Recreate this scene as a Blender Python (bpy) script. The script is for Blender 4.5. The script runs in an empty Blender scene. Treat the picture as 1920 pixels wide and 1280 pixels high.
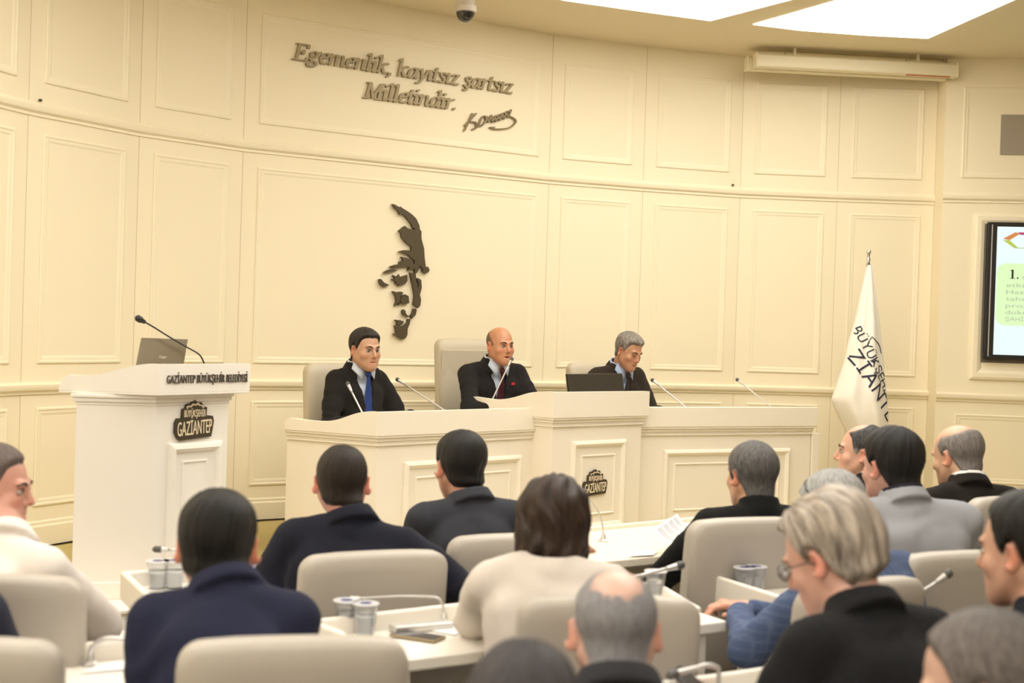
import bpy, math, random
import numpy as np
from mathutils import Vector, Matrix
random.seed(4)
SC = bpy.context.scene
COL = SC.collection
PI = math.pi
# ------------------------------------------------------------------ camera
F_PX, H0, SL, CZ = 2450.0, 617.0, 0.032, 1.65
_a = math.atan(SL)
_p = math.atan((640 - H0) * math.cos(_a) / F_PX)
CF = np.array([0, math.cos(_p), -math.sin(_p)])
_r0 = np.array([1., 0, 0]); _u0 = np.array([0, math.sin(_p), math.cos(_p)])
CR = math.cos(_a) * _r0 + math.sin(_a) * _u0
CU = math.cos(_a) * _u0 - math.sin(_a) * _r0
CC = np.array([0, 0, CZ])
def ray(x, y): return CF + (x - 960) / F_PX * CR - (y - 640) / F_PX * CU
def atz(x, y, z):
    r = ray(x, y); return CC + r * ((z - CZ) / r[2])
def aty(x, y, Y):
    r = ray(x, y); return CC + r * (Y / r[1])
def hit(x, y, P0, n):
    r = ray(x, y); P0 = np.array(P0, float); n = np.array(n, float)
    return CC + r * (((P0 - CC) @ n) / (r @ n))
cam_d = bpy.data.cameras.new('camera'); cam = bpy.data.objects.new('camera', cam_d); COL.objects.link(cam)
cam_d.sensor_width = 36.0; cam_d.lens = F_PX * 36 / 1920
cam_d.clip_start = 0.1; cam_d.clip_end = 60
M = Matrix(((CR[0], CU[0], -CF[0], 0), (CR[1], CU[1], -CF[1], 0), (CR[2], CU[2], -CF[2], CZ), (0, 0, 0, 1)))
cam.matrix_world = M
cam_d.dof.use_dof = True; cam_d.dof.focus_distance = 8.3; cam_d.dof.aperture_fstop = 2.8
SC.camera = cam
# ------------------------------------------------------------------ world, exposure
w = bpy.data.worlds.new('world'); SC.world = w; w.use_nodes = True
w.node_tree.nodes['Background'].inputs[0].default_value = (1, .95, .86, 1)
w.node_tree.nodes['Background'].inputs[1].default_value = 0.3
vs = SC.view_settings
vs.view_transform = 'Standard'; vs.look = 'None'; vs.gamma = 1; vs.use_curve_mapping = False
vs.exposure = 0.04
LIGHT_E = 5.0                  # radiance of the luminous ceiling panels
LIGHT_C = (1.0, 0.965, 0.90)
# ------------------------------------------------------------------ materials
def mat(name, col, rough=.6, metal=0., bump=0., bscale=200., spec=.5, var=0., vscale=6., emit=None, es=0., sheen=0., trans=0., coat=0.):
    m = bpy.data.materials.new(name); m.use_nodes = True
    nt = m.node_tree; b = nt.nodes['Principled BSDF']
    b.inputs['Base Color'].default_value = (*col, 1); b.inputs['Roughness'].default_value = rough
    b.inputs['Metallic'].default_value = metal; b.inputs['Specular IOR Level'].default_value = spec
    if sheen: b.inputs['Sheen Weight'].default_value = sheen
    if coat: b.inputs['Coat Weight'].default_value = coat
    if trans: b.inputs['Transmission Weight'].default_value = trans
    if emit: b.inputs['Emission Color'].default_value = (*emit, 1); b.inputs['Emission Strength'].default_value = es
    tc = None
    if bump or var:
        tc = nt.nodes.new('ShaderNodeTexCoord')
    if bump:
        n = nt.nodes.new('ShaderNodeTexNoise'); n.inputs['Scale'].default_value = bscale; n.inputs['Detail'].default_value = 3
        nt.links.new(tc.outputs['Object'], n.inputs['Vector'])
        bp = nt.nodes.new('ShaderNodeBump'); bp.inputs['Strength'].default_value = bump; bp.inputs['Distance'].default_value = .002
        nt.links.new(n.outputs['Fac'], bp.inputs['Height']); nt.links.new(bp.outputs['Normal'], b.inputs['Normal'])
    if var:
        n = nt.nodes.new('ShaderNodeTexNoise'); n.inputs['Scale'].default_value = vscale; n.inputs['Detail'].default_value = 4
        nt.links.new(tc.outputs['Object'], n.inputs['Vector'])
        mx = nt.nodes.new('ShaderNodeMix'); mx.data_type = 'RGBA'
        mx.inputs[6].default_value = (*[c * (1 - var) for c in col], 1); mx.inputs[7].default_value = (*[min(1, c * (1 + var)) for c in col], 1)
        nt.links.new(n.outputs['Fac'], mx.inputs[0]); nt.links.new(mx.outputs[2], b.inputs['Base Color'])
    return m
WALL_C = (.885, .785, .57)
m_wall = mat('cream_wall_paint', WALL_C, .55, bump=.02, bscale=60, var=.012, vscale=1.2)
m_trim = mat('cream_trim_paint', (.895, .80, .59), .5)
m_seam = mat('panel_joint', (.66, .56, .38), .8)
m_ceil = mat('ceiling_paint', (.80, .70, .49), .8, var=.01, vscale=1)
m_desk = mat('ivory_lacquer', (.87, .79, .65), .35, var=.01, vscale=2)
m_lect = mat('white_lacquer', (.87, .82, .74), .35, var=.01, vscale=2)
m_table = mat('white_laminate', (.90, .85, .76), .35, var=.01, vscale=3)
m_carpet = mat('olive_carpet', (.50, .40, .16), .95, bump=.6, bscale=300, var=.1, vscale=30)
m_floor = mat('grey_carpet', (.16, .14, .12), .95, bump=.5, bscale=300, var=.15, vscale=20)
m_leather = mat('taupe_leather', (.475, .43, .372), .45, bump=.15, bscale=260, var=.03, vscale=5)
m_leather_d = mat('tan_leather', (.52, .45, .33), .45, bump=.15, bscale=260, var=.03, vscale=5)
m_black = mat('black_plastic', (.012, .011, .01), .4)
m_chrome = mat('chrome', (.75, .74, .72), .25, metal=1.)
m_silver = mat('silver_paint', (.62, .60, .57), .35, metal=.6)
m_mich = mat('microphone_grille', (.10, .095, .09), .5, metal=.3, bump=.4, bscale=900)
m_bronze = mat('bronze_letter', (.33, .26, .14), .5, metal=.25)
m_relief = mat('dark_bronze', (.085, .062, .030), .5, metal=.15)
m_badge = mat('badge_brown', (.05, .035, .018), .5)
m_badge_l = mat('badge_cream', (.80, .68, .48), .5)
m_ink = mat('dark_lettering', (.10, .08, .06), .5)
m_navyink = mat('navy_print', (.02, .025, .05), .7)
m_paper = mat('white_paper', (.88, .87, .86), .8)
m_text = mat('grey_print', (.22, .21, .24), .8)
m_flag = mat('cream_cloth', (.90, .84, .73), .75, bump=.2, bscale=400, sheen=.2)
m_laptop = mat('laptop_lid', (.16, .125, .075), .35, metal=.4)
m_logo = mat('lid_logo', (.5, .45, .36), .4)
m_monitor = mat('monitor_back', (.03, .024, .016), .45)
m_phone = mat('phone_case', (.30, .23, .13), .3, metal=.4)
m_glassblk = mat('black_glass', (.05, .05, .055), .1)
m_blue = mat('blue_folder', (.07, .07, .38), .4)
m_cup = mat('clear_plastic', (.95, .97, 1.), .08, trans=.92)
m_lid = mat('cup_foil', (.75, .76, .80), .3, metal=.3)
m_lidb = mat('cup_print', (.08, .08, .22), .4)
m_grille = mat('grey_grille', (.34, .29, .22), .7)
m_case = mat('case_ivory', (.84, .76, .55), .5)
m_camw = mat('camera_white', (.72, .66, .58), .4)
m_dome = mat('dome_black', (.012, .010, .008), .08, coat=1)
m_light = mat('luminous_panel', (.9, .9, .9), .6, emit=LIGHT_C, es=LIGHT_E)
m_niche = mat('niche_grey', (.16, .13, .10), .6)
m_eyew = mat('eye_white', (.55, .48, .42), .25)
m_iris = mat('iris_dark', (.02, .012, .008), .15)
m_lash = mat('lash_dark', (.03, .018, .012), .7)
m_brow = mat('eyebrow_dark', (.04, .025, .017), .8)
m_browg = mat('eyebrow_grey', (.12, .09, .07), .8)
m_mouth = mat('mouth_inside', (.09, .02, .015), .6)
m_frame = mat('glasses_frame', (.015, .013, .012), .3)
m_lens = mat('glasses_lens', (.35, .35, .38), .05, trans=.6)

def mat_skin():
    m = mat('skin', (.5, .3, .2), .42, bump=.06, bscale=180)
    nt = m.node_tree; b = nt.nodes['Principled BSDF']
    a = nt.nodes.new('ShaderNodeAttribute'); a.attribute_name = 'Col'
    nt.links.new(a.outputs['Color'], b.inputs['Base Color'])
    b.inputs['Subsurface Weight'].default_value = .12
    b.inputs['Subsurface Radius'].default_value = (.012, .005, .003)
    b.inputs['Subsurface Scale'].default_value = .6
    return m
m_skin = mat_skin()
_hm = {}
def mat_hair(c1, c2, amt=.5, rough=.45, blonde=None):
    k = (c1, c2, amt)
    if k in _hm: return _hm[k]
    m = bpy.data.materials.new('hair'); m.use_nodes = True; nt = m.node_tree; b = nt.nodes['Principled BSDF']
    b.inputs['Roughness'].default_value = rough; b.inputs['Specular IOR Level'].default_value = .35
    a = nt.nodes.new('ShaderNodeAttribute'); a.attribute_name = 'hv'
    g = nt.nodes.new('ShaderNodeAttribute'); g.attribute_name = 'Col'
    n = nt.nodes.new('ShaderNodeTexNoise'); n.inputs['Scale'].default_value = 1.; n.inputs['Detail'].default_value = 5; n.inputs['Roughness'].default_value = .65
    nt.links.new(a.outputs['Vector'], n.inputs['Vector'])
    mr = nt.nodes.new('ShaderNodeMapRange'); mr.inputs[1].default_value = .36; mr.inputs[2].default_value = .64
    nt.links.new(n.outputs['Fac'], mr.inputs[0])
    ad = nt.nodes.new('ShaderNodeMath'); ad.operation = 'MULTIPLY_ADD'
    nt.links.new(mr.outputs[0], ad.inputs[0]); ad.inputs[1].default_value = amt
    nt.links.new(g.outputs['Fac'], ad.inputs[2])
    mx = nt.nodes.new('ShaderNodeMix'); mx.data_type = 'RGBA'; mx.clamp_factor = True
    mx.inputs[6].default_value = (*c1, 1); mx.inputs[7].default_value = (*c2, 1)
    nt.links.new(ad.outputs[0], mx.inputs[0]); nt.links.new(mx.outputs[2], b.inputs['Base Color'])
    bp = nt.nodes.new('ShaderNodeBump'); bp.inputs['Strength'].default_value = .8; bp.inputs['Distance'].default_value = .006
    nt.links.new(n.outputs['Fac'], bp.inputs['Height']); nt.links.new(bp.outputs['Normal'], b.inputs['Normal'])
    _hm[k] = m; return m
def mat_cloth(name, col, plaid=None, rough=.85, sheen=.15):
    m = mat(name, col, rough, bump=.25, bscale=500, spec=.2, var=.06, vscale=9, sheen=.03)
    if plaid:
        nt = m.node_tree; b = nt.nodes['Principled BSDF']
        tc = nt.nodes.new('ShaderNodeTexCoord'); prev = None
        for ax in ('X', 'Z'):
            wv = nt.nodes.new('ShaderNodeTexWave'); wv.bands_direction = ax; wv.inputs['Scale'].default_value = 11.; wv.inputs['Distortion'].default_value = .3
            nt.links.new(tc.outputs['Object'], wv.inputs['Vector'])
            p = nt.nodes.new('ShaderNodeMath'); p.operation = 'POWER'; p.inputs[1].default_value = 5
            nt.links.new(wv.outputs['Fac'], p.inputs[0])
            if prev is None: prev = p
            else:
                ad = nt.nodes.new('ShaderNodeMath'); ad.operation = 'MAXIMUM'
                nt.links.new(prev.outputs[0], ad.inputs[0]); nt.links.new(p.outputs[0], ad.inputs[1])
                nz = nt.nodes.new('ShaderNodeTexNoise'); nz.inputs['Scale'].default_value = 60
                nt.links.new(tc.outputs['Object'], nz.inputs['Vector'])
                ml = nt.nodes.new('ShaderNodeMath'); ml.operation = 'MULTIPLY'
                nt.links.new(ad.outputs[0], ml.inputs[0]); nt.links.new(nz.outputs['Fac'], ml.inputs[1])
                mx = nt.nodes.new('ShaderNodeMix'); mx.data_type = 'RGBA'
                mx.inputs[6].default_value = (*col, 1); mx.inputs[7].default_value = (*plaid, 1)
                nt.links.new(ml.outputs[0], mx.inputs[0]); nt.links.new(mx.outputs[2], b.inputs['Base Color'])
    return m
# ------------------------------------------------------------------ mesh helpers
class MB:
    def __init__(s): s.v = []; s.f = []; s.mi = []; s.m = []
    def mid(s, m):
        if m not in s.m: s.m.append(m)
        return s.m.index(m)
    def add(s, vs, fs, m):
        o = len(s.v); s.v += [tuple(map(float, p)) for p in vs]; k = s.mid(m)
        for f in fs: s.f.append(tuple(o + i for i in f)); s.mi.append(k)
    def prism(s, poly, z0, z1, m):
        n = len(poly); g = (lambda z, i: z[i] if hasattr(z, '__len__') else z)
        vs = [(p[0], p[1], g(z0, i)) for i, p in enumerate(poly)] + [(p[0], p[1], g(z1, i)) for i, p in enumerate(poly)]
        fs = [tuple(range(n))[::-1], tuple(range(n, 2 * n))] + [(i, (i + 1) % n, n + (i + 1) % n, n + i) for i in range(n)]
        s.add(vs, fs, m)
    def box(s, c, sz, m, rz=0, rx=0):
        R = Matrix.Rotation(rz, 3, 'Z') @ Matrix.Rotation(rx, 3, 'X'); vs = []
        for k in (-1, 1):
            for j, i in ((-1, -1), (-1, 1), (1, 1), (1, -1)):
                q = R @ Vector((i * sz[0] / 2, j * sz[1] / 2, k * sz[2] / 2)); vs.append((c[0] + q.x, c[1] + q.y, c[2] + q.z))
        s.add(vs, [(3, 2, 1, 0), (4, 5, 6, 7), (0, 1, 5, 4), (1, 2, 6, 5), (2, 3, 7, 6), (3, 0, 4, 7)], m)
    def tube(s, pts, r, m, n=10, caps=True):
        pts = [Vector(p) for p in pts]; N = len(pts); rs = r if hasattr(r, '__len__') else [r] * N
        vs = []; up = None
        for i, p in enumerate(pts):
            t = (pts[min(i + 1, N - 1)] - pts[max(i - 1, 0)]).normalized()
            if up is None: up = t.orthogonal().normalized()
            up = (up - t * up.dot(t)).normalized(); q = t.cross(up)
            for k in range(n):
                a = 2 * PI * k / n; vs.append(p + (up * math.cos(a) + q * math.sin(a)) * rs[i])
        fs = [(i * n + k, i * n + (k + 1) % n, (i + 1) * n + (k + 1) % n, (i + 1) * n + k) for i in range(N - 1) for k in range(n)]
        if caps: fs += [tuple(range(n))[::-1], tuple(range((N - 1) * n, N * n))]
        s.add(vs, fs, m)
    def lathe(s, prof, c, m, n=24, Rm=None):
        vs = []
        for r, z in prof:
            for k in range(n):
                a = 2 * PI * k / n; q = Vector((r * math.cos(a), r * math.sin(a), z))
                if Rm: q = Rm @ q
                vs.append((c[0] + q.x, c[1] + q.y, c[2] + q.z))
        N = len(prof)
        fs = [(i * n + k, i * n + (k + 1) % n, (i + 1) * n + (k + 1) % n, (i + 1) * n + k) for i in range(N - 1) for k in range(n)]
        s.add(vs, fs, m)
    def ell(s, c, r, m, n=14, Rm=None):
        vs = []; fs = []
        h = n // 2
        for i in range(h + 1):
            th = PI * i / h
            for k in range(n):
                a = 2 * PI * k / n
                q = Vector((r[0] * math.sin(th) * math.cos(a), r[1] * math.sin(th) * math.sin(a), r[2] * math.cos(th)))
                if Rm: q = Rm @ q
                vs.append((c[0] + q.x, c[1] + q.y, c[2] + q.z))
        for i in range(h):
            for k in range(n): fs.append((i * n + k, (i + 1) * n + k, (i + 1) * n + (k + 1) % n, i * n + (k + 1) % n))
        s.add(vs, fs, m)
    def mesh(s, name):
        me = bpy.data.meshes.new(name); me.from_pydata(s.v, [], s.f)
        for m in s.m: me.materials.append(m)
        me.polygons.foreach_set('material_index', s.mi); me.update(); return me
    def build(s, name, parent=None, smooth=False, bevel=0., loc=None):
        me = s.mesh(name); o = bpy.data.objects.new(name, me); COL.objects.link(o)
        if smooth:
            me.polygons.foreach_set('use_smooth', [True] * len(me.polygons))
        if parent: o.parent = parent
        if loc: o.location = loc
        if bevel:
            b = o.modifiers.new('bevel', 'BEVEL'); b.width = bevel; b.segments = 3; b.limit_method = 'ANGLE'; b.angle_limit = .6
            b.harden_normals = False
        return o
def autosmooth(o, ang=40):
    me = o.data
    me.polygons.foreach_set('use_smooth', [True] * len(me.polygons)); me.update()
    try: me.set_sharp_from_angle(angle=math.radians(ang))
    except Exception: pass
    return o
def thing(name, label, cat, loc=(0, 0, 0), rz=0, group=None):
    o = bpy.data.objects.new(name, None); COL.objects.link(o); o.empty_display_size = .1
    o.location = loc; o.rotation_euler = (0, 0, rz); o['label'] = label; o['category'] = cat
    if group: o['group'] = group
    return o
def tag(o, label, cat, group=None):
    o['label'] = label; o['category'] = cat
    if group: o['group'] = group
    return o
def struct(o, label=None):
    o['kind'] = 'structure'
    if label: o['label'] = label
    return o
def copy_tree(o, parent=None):
    c = o.copy(); COL.objects.link(c)
    if parent: c.parent = parent
    for ch in o.children: copy_tree(ch, c)
    return c
def unit(v):
    v = np.array(v, float); return v / np.linalg.norm(v)
def catmull(pts, k=6):
    P = [np.array(p, float) for p in pts]; P = [2 * P[0] - P[1]] + P + [2 * P[-1] - P[-2]]; out = []
    for i in range(1, len(P) - 2):
        for j in range(k):
            t = j / k; a, b, c, d = P[i - 1:i + 3]
            out.append(.5 * ((2 * b) + (c - a) * t + (2 * a - 5 * b + 4 * c - d) * t * t + (3 * b - a - 3 * c + d) * t ** 3))
    out.append(P[-2]); return out
def hull2(pts):
    pts = sorted(set((round(float(x), 6), round(float(y), 6)) for x, y in pts))
    def half(ps):
        h = []
        for p in ps:
            while len(h) > 1 and (h[-1][0] - h[-2][0]) * (p[1] - h[-2][1]) - (h[-1][1] - h[-2][1]) * (p[0] - h[-2][0]) <= 0: h.pop()
            h.append(p)
        return h
    a = half(pts); b = half(pts[::-1]); return a[:-1] + b[:-1]
class Plane:           # a vertical plane: origin, horizontal direction u, outward normal n
    def __init__(s, P0, u):
        s.P = np.array([P0[0], P0[1], 0.]); s.u = unit([u[0], u[1], 0]); s.n = np.array([s.u[1], -s.u[0], 0.])
    def at(s, a, z, out=0.): return s.P + s.u * a + s.n * out + np.array([0, 0, z])
    def px(s, x, y):
        q = hit(x, y, s.P, s.n); return float((q - s.P) @ s.u), float(q[2])
def slab(mb, pl, poly, o0, o1, m):    # a flat shape in plane coordinates, given thickness
    n = len(poly); vs = [pl.at(a, z, o1) for a, z in poly] + [pl.at(a, z, o0) for a, z in poly]
    mb.add(vs, [tuple(range(n)), tuple(range(n, 2 * n))[::-1]] + [(i, n + i, n + (i + 1) % n, (i + 1) % n) for i in range(n)], m)
def frame(mb, pl, a0, a1, z0, z1, prof, m, fill=None):  # mitred moulding; prof = (inset, out)
    vs = []; fs = []
    for t, o in prof:
        for a, z in ((a0 + t, z0 + t), (a1 - t, z0 + t), (a1 - t, z1 - t), (a0 + t, z1 - t)): vs.append(pl.at(a, z, o))
    for i in range(len(prof) - 1):
        for k in range(4):
            fs.append((i * 4 + k, i * 4 + (k + 1) % 4, i * 4 + 4 + (k + 1) % 4, i * 4 + 4 + k))
    if fill: fs.append(tuple(range(len(prof) * 4 - 4, len(prof) * 4)))
    mb.add(vs, fs, m)
_textc = {}
def text_polys(body, extrude=0.):      # built-in typeface, as verts and faces with cap height about .7
    k = (body, extrude)
    if k in _textc: return _textc[k]
    c = bpy.data.curves.new('lettering', 'FONT'); c.body = body; c.size = 1; c.extrude = extrude; c.resolution_u = 3
    o = bpy.data.objects.new('lettering', c); COL.objects.link(o)
    bpy.context.view_layer.update()
    dg = bpy.context.evaluated_depsgraph_get()
    me = bpy.data.meshes.new_from_object(o.evaluated_get(dg))
    v = [tuple(p.co) for p in me.vertices]; f = [tuple(p.vertices) for p in me.polygons]
    bpy.data.objects.remove(o); bpy.data.curves.remove(c); bpy.data.meshes.remove(me)
    _textc[k] = (v, f); return v, f
def put_text(mb, fn, body, x0, x1, y0, y1, m, th=.004, outline=False):
    """fit the text box (x0..x1, y0..y1) and map (a, b, depth) through fn"""
    v, f = text_polys(body, .5)
    xs = [p[0] for p in v]; ax, bx = min(xs), max(xs)
    v0, _ = text_polys('H', .5); hy = max(p[1] for p in v0)
    vs = [fn(x0 + (p[0] - ax) / (bx - ax) * (x1 - x0), y0 + p[1] / hy * (y1 - y0), (p[2] + .5) * th) for p in v]
    mb.add(vs, f, m)
# ================================================================== ROOM
ZC, ZP = 3.88, 0.33
WP = [(-3.35, 5.0), (-3.2, 5.75), (-3.0, 6.5), (-2.73, 7.28), (-2.32, 8.01), (-1.80, 8.57), (.24, 9.88), (.98, 10.18), (1.78, 10.43), (2.57, 10.49), (3.35, 10.5)]
RP = [(3.35, 10.29), (3.95, 10.2), (6.6, 9.8), (8.2, 9.0)]
def offs(pts, d):      # polyline offset to its right-hand side (towards the room)
    out = []
    for i, p in enumerate(pts):
        ns = []
        for a, b in ((i - 1, i), (i, i + 1)):
            if a >= 0 and b < len(pts):
                u = unit([pts[b][0] - pts[a][0], pts[b][1] - pts[a][1]]); ns.append(np.array([u[1], -u[0]]))
        n = unit(sum(ns)); k = d / max(.4, float(n @ ns[0])); out.append((p[0] + n[0] * k, p[1] + n[1] * k))
    return out
def sweep(mb, pts, prof, m, z0=0.):    # prof = (out, z)
    L = [[(x, y, z0 + z) for x, y in offs(pts, o)] for o, z in prof]; n = len(pts); vs = [p for l in L for p in l]
    fs = [(i * n + k, i * n + k + 1, (i + 1) * n + k + 1, (i + 1) * n + k) for i in range(len(L) - 1) for k in range(n - 1)]
    fs += [tuple(i * n for i in range(len(L))), tuple(i * n + n - 1 for i in range(len(L)))[::-1]]
    mb.add(vs, fs, m)
def wallmesh(name, pts, seams=(), th=.12):
    mb = MB(); back = offs(pts, -th)
    for i in range(len(pts) - 1):
        mb.prism([pts[i], pts[i + 1], back[i + 1], back[i]], 0., ZC, m_wall)
    for i in seams:
        p = pts[i]; u = unit([pts[i + 1][0] - p[0], pts[i + 1][1] - p[1]]) if i + 1 < len(pts) else unit([p[0] - pts[i - 1][0], p[1] - pts[i - 1][1]])
        q = offs(pts, .0015)[i]
        for z0, z1 in ((ZP + .15, 1.20), (1.25, 2.76), (2.84, ZC)):
            mb.prism([(q[0] - u[0] * .0022, q[1] - u[1] * .0022), (q[0] + u[0] * .0022, q[1] + u[1] * .0022), (p[0] + u[0] * .0022, p[1] + u[1] * .0022), (p[0] - u[0] * .0022, p[1] - u[1] * .0022)], z0, z1, m_seam)
    return struct(mb.build(name))
wallmesh('wall_back', WP, range(3, 10))
wallmesh("wall_right", [(3.352, 10.56)] + RP)
mb = MB(); mb.prism([(-3.35, 5.0), (-3.47, 5.0), (-3.47, -2.6), (-3.35, -2.6)], 0, ZC, m_wall); struct(mb.build('wall_left'))
mb = MB(); mb.prism([(-3.47, -2.6), (-3.47, -2.72), (8.3, -2.72), (8.3, -2.6)], 0, ZC, m_wall); struct(mb.build('wall_rear'))
mb = MB(); mb.prism([(8.2, -2.6), (8.32, -2.6), (8.32, 9.1), (8.2, 9.0)], 0, ZC, m_wall); struct(mb.build('wall_far_right'))
mb = MB(); mb.box((2.4, 4, -.05), (12, 13.6, .1), m_floor); struct(mb.build('floor'))
mb = MB(); mb.box((2.4, 4, ZC + .06), (12.6, 14, .12), m_ceil); struct(mb.build('ceiling'))
# stage platform with its stepped cream front edge
front = [(-3.3, 4.95), (-2.3, 5.45), (-1.68, 5.90), (-.3, 6.62), (.9, 7.30), (2.3, 7.95), (4.0, 8.35), (6.5, 8.5)]
mb = MB()
back = [(6.6, 9.75), (3.95, 10.15), (3.33, 10.25), (2.5, 10.4), (1.75, 10.38), (.95, 10.1), (.24, 9.8), (-1.78, 8.5), (-2.27, 8.0), (-2.67, 7.28), (-2.95, 6.5), (-3.15, 5.75)]
mb.prism(front + back, 0.0, ZP - .012, m_trim); mb.prism(offs(front, -.30) + back, ZP - .012, ZP, m_carpet)
mb.prism(offs(front, .02) + offs(front, -.30)[::-1], ZP - .012, ZP, m_lect)
sweep(mb, front, [(0, .0), (.06, .0), (.06, .10), (.035, .12), (.035, .21), (.01, .24), (.0, .3)], m_lect)
o = mb.build('stage_platform'); struct(o, 'low cream platform under the dais with olive carpet')
# rails, baseboards
def rail(name, pts, prof, m=m_trim):
    mb = MB(); sweep(mb, pts, prof, m); return struct(autosmooth(mb.build(name), 30))
UPR = [(0, 2.755), (.010, 2.757), (.010, 2.772), (.026, 2.784), (.032, 2.800), (.032, 2.812), (.018, 2.820), (.010, 2.834), (0, 2.838)]
CHR = [(0, 1.195), (.010, 1.197), (.012, 1.210), (.030, 1.222), (.036, 1.236), (.036, 1.252), (.02, 1.262), (0, 1.266)]
BSB = [(0, ZP), (.020, ZP), (.020, ZP + .115), (.012, ZP + .125), (.012, ZP + .14), (0, ZP + .148)]
rail('trim_1', WP, UPR); rail('trim_2', RP[:], UPR)
rail('trim_3', WP, CHR); rail('trim_4', RP[:], CHR)
rail('baseboard_back', WP[2:], BSB); rail('baseboard_right', RP[:3], BSB)
mb = MB(); sweep(mb, WP[2:], [(0, ZP - .001), (.022, ZP - .001), (.022, ZP + .006), (0, ZP + .006)], m_black); struct(mb.build('trim_5'))
MP = [(0, 0), (0, .006), (.006, .010), (.014, .010), (.020, .006), (.030, .006), (.040, .002), (.046, 0)]
tn = [6]
def panel(pl, a0, a1, z0, z1, prof=MP, m=m_trim):
    mb = MB(); frame(mb, pl, a0, a1, z0, z1, prof, m); o = autosmooth(mb.build('trim_%d' % tn[0]), 25); tn[0] += 1; return struct(o)
for i in range(1, len(WP) - 1):
    p, q = WP[i], WP[i + 1]; L = math.dist(p, q); pl = Plane(p, (q[0] - p[0], q[1] - p[1])); s = .105
    panel(pl, s, L - s, 2.95, 3.675); panel(pl, s, L - s, 1.37, 2.665); panel(pl, s, L - s, .56, 1.122)
PR = Plane(RP[0], (RP[1][0] - RP[0][0], RP[1][1] - RP[0][1]))
a, _ = PR.px(1803, 300); panel(PR, a, a + 1.9, 2.95, 3.66)
a, _ = PR.px(1789, 800); panel(PR, a, a + 2.2, .56, 1.10)
a, _ = PR.px(1822, 560); panel(PR, a, a + 2.25, 1.375, 2.67, [(0, 0), (0, .02), (.02, .03), (.05, .03), (.075, .018), (.085, 0)])
# television in its niche
at_, zt = PR.px(1848, 417); ab_, zb = PR.px(1843, 672)
a0 = (at_ + ab_) / 2
mb = MB(); slab(mb, PR, [(a0 - .01, zb - .03), (a0 + 2.0, zb - .03), (a0 + 2.0, zt + .035), (a0 - .01, zt + .035)], .0, .004, m_niche); struct(mb.build('trim_%d' % tn[0])); tn[0] += 1
tv = thing('television', 'large wall mounted flat screen showing a slide with a green text box', 'television', tuple(PR.at(a0 + .9, (zt + zb) / 2)))
tv_inv = -np.array(PR.at(a0 + .9, (zt + zb) / 2))
class Off(Plane):      # a plane whose points are given relative to a parent's place
    def __init__(s, pl, off): s.__dict__.update(pl.__dict__); s.off = np.array(off, float)
    def at(s, a, z, out=0.): return Plane.at(s, a, z, out) + s.off
PT = Off(PR, tv_inv)
m_scr = mat('screen_white', (.1, .12, .13), .3, emit=(.80, .95, 1.), es=.93)
m_scr_g = mat('screen_green', (.1, .12, .1), .3, emit=(.70, .93, .50), es=.93)
m_scr_t = mat('screen_text', (.1, .1, .1), .3, emit=(.45, .56, .38), es=.8)
m_scr_k = mat('screen_black', (.02, .02, .02), .3)
m_scr_o = mat('screen_orange', (.1, .05, .02), .3, emit=(.65, .25, .07), es=.9)
m_scr_p = mat('screen_purple', (.1, .05, .08), .3, emit=(.45, .03, .16), es=.9)
m_scr_l = mat('screen_lime', (.1, .1, .02), .3, emit=(.45, .55, .08), es=.9)
W_ = 1.86; H_ = zt - zb; bz = .05
mb = MB(); slab(mb, PT, [(a0, zb), (a0 + W_, zb), (a0 + W_, zt), (a0, zt)], .006, .06, m_black); mb.build('casing', tv, bevel=.006)
mb = MB(); slab(mb, PT, [(a0 + .028, zb + .02), (a0 + .036, zb + .02), (a0 + .036, zt - .02), (a0 + .028, zt - .02)], .06, .064, m_silver); mb.build('side_strip', tv)
mb = MB(); x0 = a0 + .07; slab(mb, PT, [(x0, zb + .035), (a0 + W_ - .05, zb + .035), (a0 + W_ - .05, zt - .035), (x0, zt - .035)], .055, .0615, m_scr)
def rr(x0, x1, y0, y1, r, k=5):
    out = []
    for cx, cy, a in ((x1 - r, y1 - r, 0), (x0 + r, y1 - r, 90), (x0 + r, y0 + r, 180), (x1 - r, y0 + r, 270)):
        for j in range(k + 1):
            t = math.radians(a + 90 * j / k); out.append((cx + r * math.cos(t), cy + r * math.sin(t)))
    return out
_, g1 = PR.px(1880, 494); _, g0 = PR.px(1880, 610)
slab(mb, PT, rr(x0 + .005, a0 + 1.72, g0, g1, .07), .0615, .0625, m_scr_g)
f_ = lambda a, b, d: PT.at(a, b, .0627 + d)
tx, ty = PR.px(1889, 523); _, ty1 = PR.px(1889, 506)
hh = ty1 - ty
slab(mb, PT, [(tx + .016, ty), (tx + .030, ty), (tx + .030, ty + hh), (tx + .016, ty + hh * .96)], .0627, .0637, m_scr_k)
slab(mb, PT, [(tx + .004, ty), (tx + .042, ty), (tx + .042, ty + .004), (tx + .004, ty + .004)], .0627, .0638, m_scr_k)
slab(mb, PT, [(tx + .002, ty + hh * .84), (tx + .018, ty + hh * .86), (tx + .026, ty + hh), (tx + .018, ty + hh)], .0627, .0639, m_scr_k)
slab(mb, PT, rr(tx + .056, tx + .068, ty, ty + .012, .005), .0627, .0637, m_scr_k)
put_text(mb, f_, 'ş', tx + .095, tx + .12, ty, ty + .03, m_scr_t, .001)
for k, (wd, ln) in enumerate((('etkilenen alanlar için', .75), ('Hazine taşınmazları', .7), ('tahsis edilmesi ve', .62), ('projelerin hazırlığı', .68), ('dokümanların', .45), ('ŞAHİN\'e', .22))):
    _, yy = PR.px(1885, 538.5 + k * 12.6); put_text(mb, f_, wd, tx - .02, tx - .02 + ln, yy, yy + .030, m_scr_t, .001)
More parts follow.
